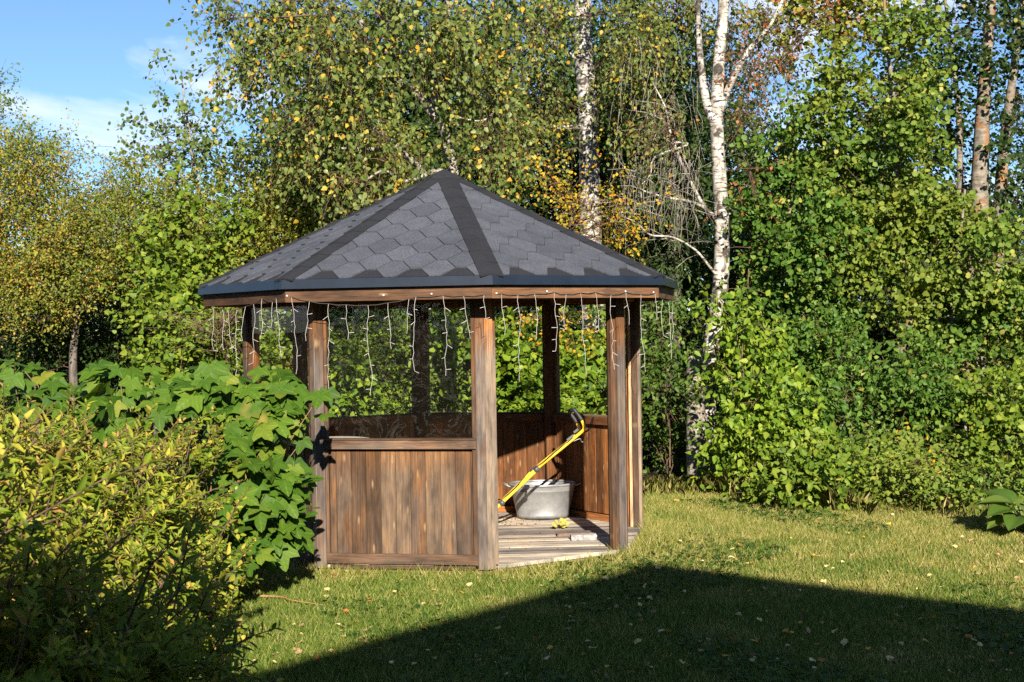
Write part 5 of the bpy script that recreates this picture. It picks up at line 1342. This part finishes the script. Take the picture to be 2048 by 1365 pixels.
spiraea('spiraea_bush', 'small leaved yellow bush mixed with the big leaved bush near the lawn', [E_(300, 1060, 90, 90, -4.0, 0.45), E_(350, 965, 70, 45, -3.4, 0.4), E_(300, 1130, 110, 100, -4.3, 0.45), E_(380, 1150, 60, 70, -4.0, 0.35)], 330, 4, (0.12, 0.28), 0.06, 13, T_small, L_spir, (0.2, -0.15), 0.6, GS)
spiraea('spiraea_bush', 'shaded narrow leaved bush at the foot of the yellow bush', [E_(30, 1290, 160, 80, -7.6, 0.4), E_(250, 1330, 130, 60, -7.2, 0.35), E_(-20, 1340, 170, 110, -8.1, 0.4), E_(180, 1370, 170, 80, -7.8, 0.35), E_(340, 1330, 80, 60, -6.2, 0.3)], 330, 5, (0.16, 0.34), 0.078, 18, T_lance, L_spir, (0.3, -0.1), 0.7, GS)
spiraea('spiraea_bush', 'long feathery shoots of a narrow leaved bush close to the camera side', [E_(-60, 1150, 110, 100, -8.0, 0.25), E_(30, 1270, 110, 70, -7.9, 0.25)], 42, 6, (0.35, 0.60), 0.085, 26, T_lance, L_spir, (0.55, 0.1), 0.8, GS)
spiraea('spiraea_bush', 'tall feathery pinkish tipped shoots above the yellow bush', [E_(20, 940, 80, 50, -5.0, 0.3), E_(170, 950, 100, 40, -4.8, 0.3), E_(310, 960, 60, 40, -4.2, 0.25)], 80, 7, (0.28, 0.5), 0.065, 24, T_lance, L_spir2, (0.35, 0.0), 1.0, GS)

# hosta at the right end of the lawn: every leaf its own object
M_hosta = leaf_mat('hosta_leaf', [(0, (0.07, 0.13, 0.02)), (1, (0.14, 0.20, 0.03))], per_object=True, rough=0.35)
def hosta_mesh():
    V, Fs = [], []; n = 9; m = 5
    for i in range(n + 1):
        y = i / n; w = 0.42 * math.sin(PI * min(1, y ** 0.75 * 0.98 + 0.02)) ** 0.8 if 0 < i < n else 0.0
        for j in range(-m, m + 1):
            x = w * j / m; V.append((x, y, 0.10 * math.cos(j * PI) * w * 0.35 + 0.35 * abs(x) * 0.8 - 0.45 * y * y))
    c = 2 * m + 1
    for i in range(n):
        for j in range(2 * m): Fs.append((i * c + j, i * c + j + 1, (i + 1) * c + j + 1, (i + 1) * c + j))
    me = bpy.data.meshes.new('hosta_leaf'); me.from_pydata(V, [], Fs); me.update(); me.polygons.foreach_set('use_smooth', [True] * len(me.polygons)); me.materials.append(M_hosta); return me
HM = hosta_mesh()
hc = onz(2062, 1066, GZ)
ho = thing('hosta', 'broad leaved hosta at the right end of the lawn', 'plant', (hc.x, hc.y, GZ))
m1 = MB()
for i in range(26):
    a = i * 2.4; ti = 0.2 + 0.7 * (i / 26); d = Vector((math.cos(a), math.sin(a), 0.9 - 1.0 * ti)); st0 = Vector((hc.x + 0.03 * math.cos(a), hc.y + 0.03 * math.sin(a), GZ))
    b = st0 + Vector((math.cos(a) * 0.16 * (0.5 + ti), math.sin(a) * 0.16 * (0.5 + ti), 0.30 - 0.18 * ti))
    link('leaf', HM, basis(b, d, Vector((-d.x * 0.5, -d.y * 0.5 - 0.2, 0.9)), 0.27 + 0.06 * math.sin(i * 1.7)), ho); m1.tube([st0, b], [0.008, 0.005], 5, False)
m1.obj('stalks', simple('hosta_stalk', (0.12, 0.18, 0.04)), ho, True)

#@@SMALL
# ------------------------------------------------------------------ fallen leaves, twig, sprig
def fallen(name, col, seed):
    m = leaf_mat('fallen_' + name, [(0, tuple(c * 0.75 for c in col)), (1, tuple(min(1, c * 1.2) for c in col))], per_object=True, trans=0.15, rough=0.6)
    out = []
    for s in range(3):
        r = random.Random(seed + s); V = [(0, 0.45, 0.10 * r.random())]; n = 9
        for i in range(n):
            a = 2 * PI * i / n; rr = 0.5 * (1 + 0.25 * math.cos(a)) * r.uniform(0.85, 1.1)
            V.append((math.sin(a) * rr * 0.8, 0.45 + math.cos(a) * rr, r.uniform(0.0, 0.35)))
        Fs = [(0, 1 + i, 1 + (i + 1) % n) for i in range(n)]
        b = len(V); V += [(0.02, -0.05, 0.05), (-0.02, -0.05, 0.05), (0, -0.4, 0.1)]; Fs.append((b, b + 1, b + 2))
        me = bpy.data.meshes.new('fallen_leaf'); me.from_pydata(V, [], Fs); me.update(); me.materials.append(m); out.append(me)
    return out
kinds = [(fallen('pale_yellow', (0.62, 0.50, 0.22), 1), 'pale yellow fallen leaf lying on the lawn', 'pale yellow fallen leaves on the lawn', 150),
         (fallen('golden', (0.60, 0.36, 0.05), 5), 'golden yellow fallen leaf lying on the lawn', 'golden fallen leaves on the lawn', 60),
         (fallen('tan', (0.38, 0.24, 0.12), 9), 'brownish tan fallen leaf lying on the lawn', 'tan fallen leaves on the lawn', 60),
         (fallen('orange', (0.45, 0.16, 0.04), 13), 'rust orange fallen leaf lying on the lawn', 'orange fallen leaves on the lawn', 25)]
frng = random.Random(17)
for meshes, lab, grp, n in kinds:
    i = 0
    while i < n:
        px = frng.uniform(420, 2040); py = 1000 + 360 * frng.random() ** 0.9
        P = onz(px, py, GZ)
        if P.y > back_edge(P.x) - 0.2: continue
        ok = True
        for k in range(8):
            pass
        a = math.atan2(P.x, -P.y) - TH0
        if math.hypot(P.x, P.y) * math.cos(a % (PI / 4) - PI / 8) < 1.72: continue
        if px < 640 and py < 1240: continue
        s = frng.uniform(0.03, 0.055)
        M = Matrix.Translation((P.x, P.y, GZ + 0.020 + frng.random() * 0.012)) @ Matrix.Rotation(frng.uniform(0, 6.28), 4, 'Z') @ Matrix.Rotation(frng.uniform(-0.45, 0.45), 4, 'X') @ Matrix.Rotation(frng.uniform(-0.4, 0.4), 4, 'Y') @ Matrix.Scale(s, 4)
        o = link('fallen_leaf', frng.choice(meshes), M); tag(o, lab, 'leaf', grp); i += 1
m1 = MB(); m1.tube(smooth_path([onz(505, 1192, GZ + 0.03), onz(560, 1194, GZ + 0.035), onz(585, 1201, GZ + 0.04), onz(650, 1211, GZ + 0.03)], 5), [0.008 - 0.0004 * i for i in range(16)], 6)
o = m1.obj('fallen_twig', simple('dry_twig', (0.32, 0.17, 0.08), 0.7, 0.2)); tag(o, 'dry brown twig lying on the grass beside the big leaved bush', 'twig')
# wilted sprig on the deck
spc = onz(1117, 1058, 0)
sg_ = thing('wilted_sprig', 'wilted sprig with pale yellow green leaves on the gazebo deck', 'plant', spc)
m1 = MB(); m1.tube(smooth_path([spc + Vector((-0.05, 0.02, 0.006)), spc + Vector((0, 0, 0.03)), spc + Vector((0.07, 0.02, 0.05))], 5), 0.004, 5); m1.obj('stem', B_twig, sg_, True)
srng = random.Random(4); MS = leaf_mat('wilted_leaf', [(0, (0.42, 0.42, 0.07)), (1, (0.58, 0.54, 0.15))], per_object=True)
V0, F0 = T_round; ml = bpy.data.meshes.new('leaf'); ml.from_pydata([tuple(v) for v in V0], [], F0); ml.update(); ml.materials.append(MS)
for i in range(9):
    p = spc + Vector((srng.uniform(-0.05, 0.08), srng.uniform(-0.03, 0.03), srng.uniform(0.02, 0.075)))
    link('leaf', ml, basis(p, (srng.uniform(-1, 1), srng.uniform(-1, 0.3), srng.uniform(-0.1, 0.5)), (srng.uniform(-.5, .5), -0.7, 0.6), srng.uniform(0.045, 0.07)), sg_)
# soil and litter spilled on the deck
rng = np.random.RandomState(12); V, Fs = [], []
for i in range(150):
    c = onz(rng.uniform(985, 1075), rng.uniform(1030, 1052), 0) if i < 130 else onz(rng.uniform(1000, 1200), rng.uniform(1040, 1100), 0)
    if c.y > 1.55: continue
    s = rng.uniform(0.004, 0.013); b = len(V); a = rng.uniform(0, 6)
    V += [(c.x + math.cos(a + q) * s, c.y + math.sin(a + q) * s * 0.7, 0.003) for q in (0, 2.1, 4.2)] + [(c.x, c.y, 0.003 + s * 0.5)]; Fs += [(b, b + 1, b + 3), (b + 1, b + 2, b + 3), (b + 2, b, b + 3)]
me = bpy.data.meshes.new('litter'); me.from_pydata(V, [], Fs); me.update(); me.materials.append(simple('soil_crumbs', (0.10, 0.055, 0.03), 0.9, 0.1))
o = link('litter', me); o['kind'] = 'stuff'; tag(o, 'brown soil crumbs and litter scattered on the gazebo deck', 'litter')

#@@HOUSE
# ------------------------------------------------------------------ the house whose gable shades the lawn (behind the camera)
M_clad = simple('painted_cladding', (0.42, 0.38, 0.31), 0.7, 0.2, 0, 0.1, 4)
M_rooft = simple('roof_sheet', (0.06, 0.055, 0.055), 0.6, 0.3)
M_white = simple('white_paint', (0.7, 0.69, 0.66), 0.5, 0.3)
M_pane = simple('dark_pane', (0.02, 0.025, 0.03), 0.08, 0.6)
HX, HYF, HZ = 2.97, -17.0, 7.04; HWID, SL, HL = 4.8, 0.515, 9.0
hs = thing('house', 'pale timber house with a gabled dark roof facing the lawn', 'house', (HX, HYF - HL / 2, GZ))
ez = HZ - 0.12 - SL * (HWID - 0.4); hw_ = HWID - 0.4
m1 = MB(); f0 = [(HX - hw_, HYF - 0.3, GZ - 0.1), (HX + hw_, HYF - 0.3, GZ - 0.1), (HX + hw_, HYF - 0.3, ez), (HX, HYF - 0.3, HZ - 0.14), (HX - hw_, HYF - 0.3, ez)]
b0 = [(x, HYF - HL, z) for x, y, z in f0]
m1.add(f0 + b0, [(0, 1, 2, 3, 4), (9, 8, 7, 6, 5), (0, 4, 9, 5), (1, 6, 7, 2)]); wall = m1.obj('wall', M_clad, hs)
m1 = MB()
for sg in (-1, 1):
    e = Vector((HX + sg * HWID, 0, HZ - SL * HWID)); r_ = Vector((HX, 0, HZ)); t = 0.12
    q = [Vector((r_.x, HYF, r_.z)), Vector((e.x, HYF, e.z)), Vector((e.x, HYF - HL - 0.4, e.z)), Vector((r_.x, HYF - HL - 0.4, r_.z))]
    lo = [v - UP * t for v in q]; m1.add(q + lo, [(0, 1, 2, 3), (7, 6, 5, 4), (0, 4, 5, 1), (1, 5, 6, 2), (2, 6, 7, 3)])
rfh = m1.obj('roof', M_rooft, hs)
for x, z, w, h in ((-2.2, 1.6, 1.2, 1.3), (0.6, 1.6, 1.2, 1.3), (-1.1, 4.3, 1.0, 1.2), (1.1, 4.3, 1.0, 1.2)):
    m1 = MB(); m1.box(Matrix.Translation((HX + x, HYF - 0.28, z)), w, 0.08, h); wi = m1.obj('window', M_white, hs)
    m1 = MB(); m1.box(Matrix.Translation((HX + x, HYF - 0.24, z)), w - 0.2, 0.02, h - 0.2); m1.obj('pane', M_pane, wi)
m1 = MB(); m1.box(Matrix.Translation((HX + 2.7, HYF - 0.28, 1.0)), 1.0, 0.08, 2.1); m1.obj('door', M_white, hs)
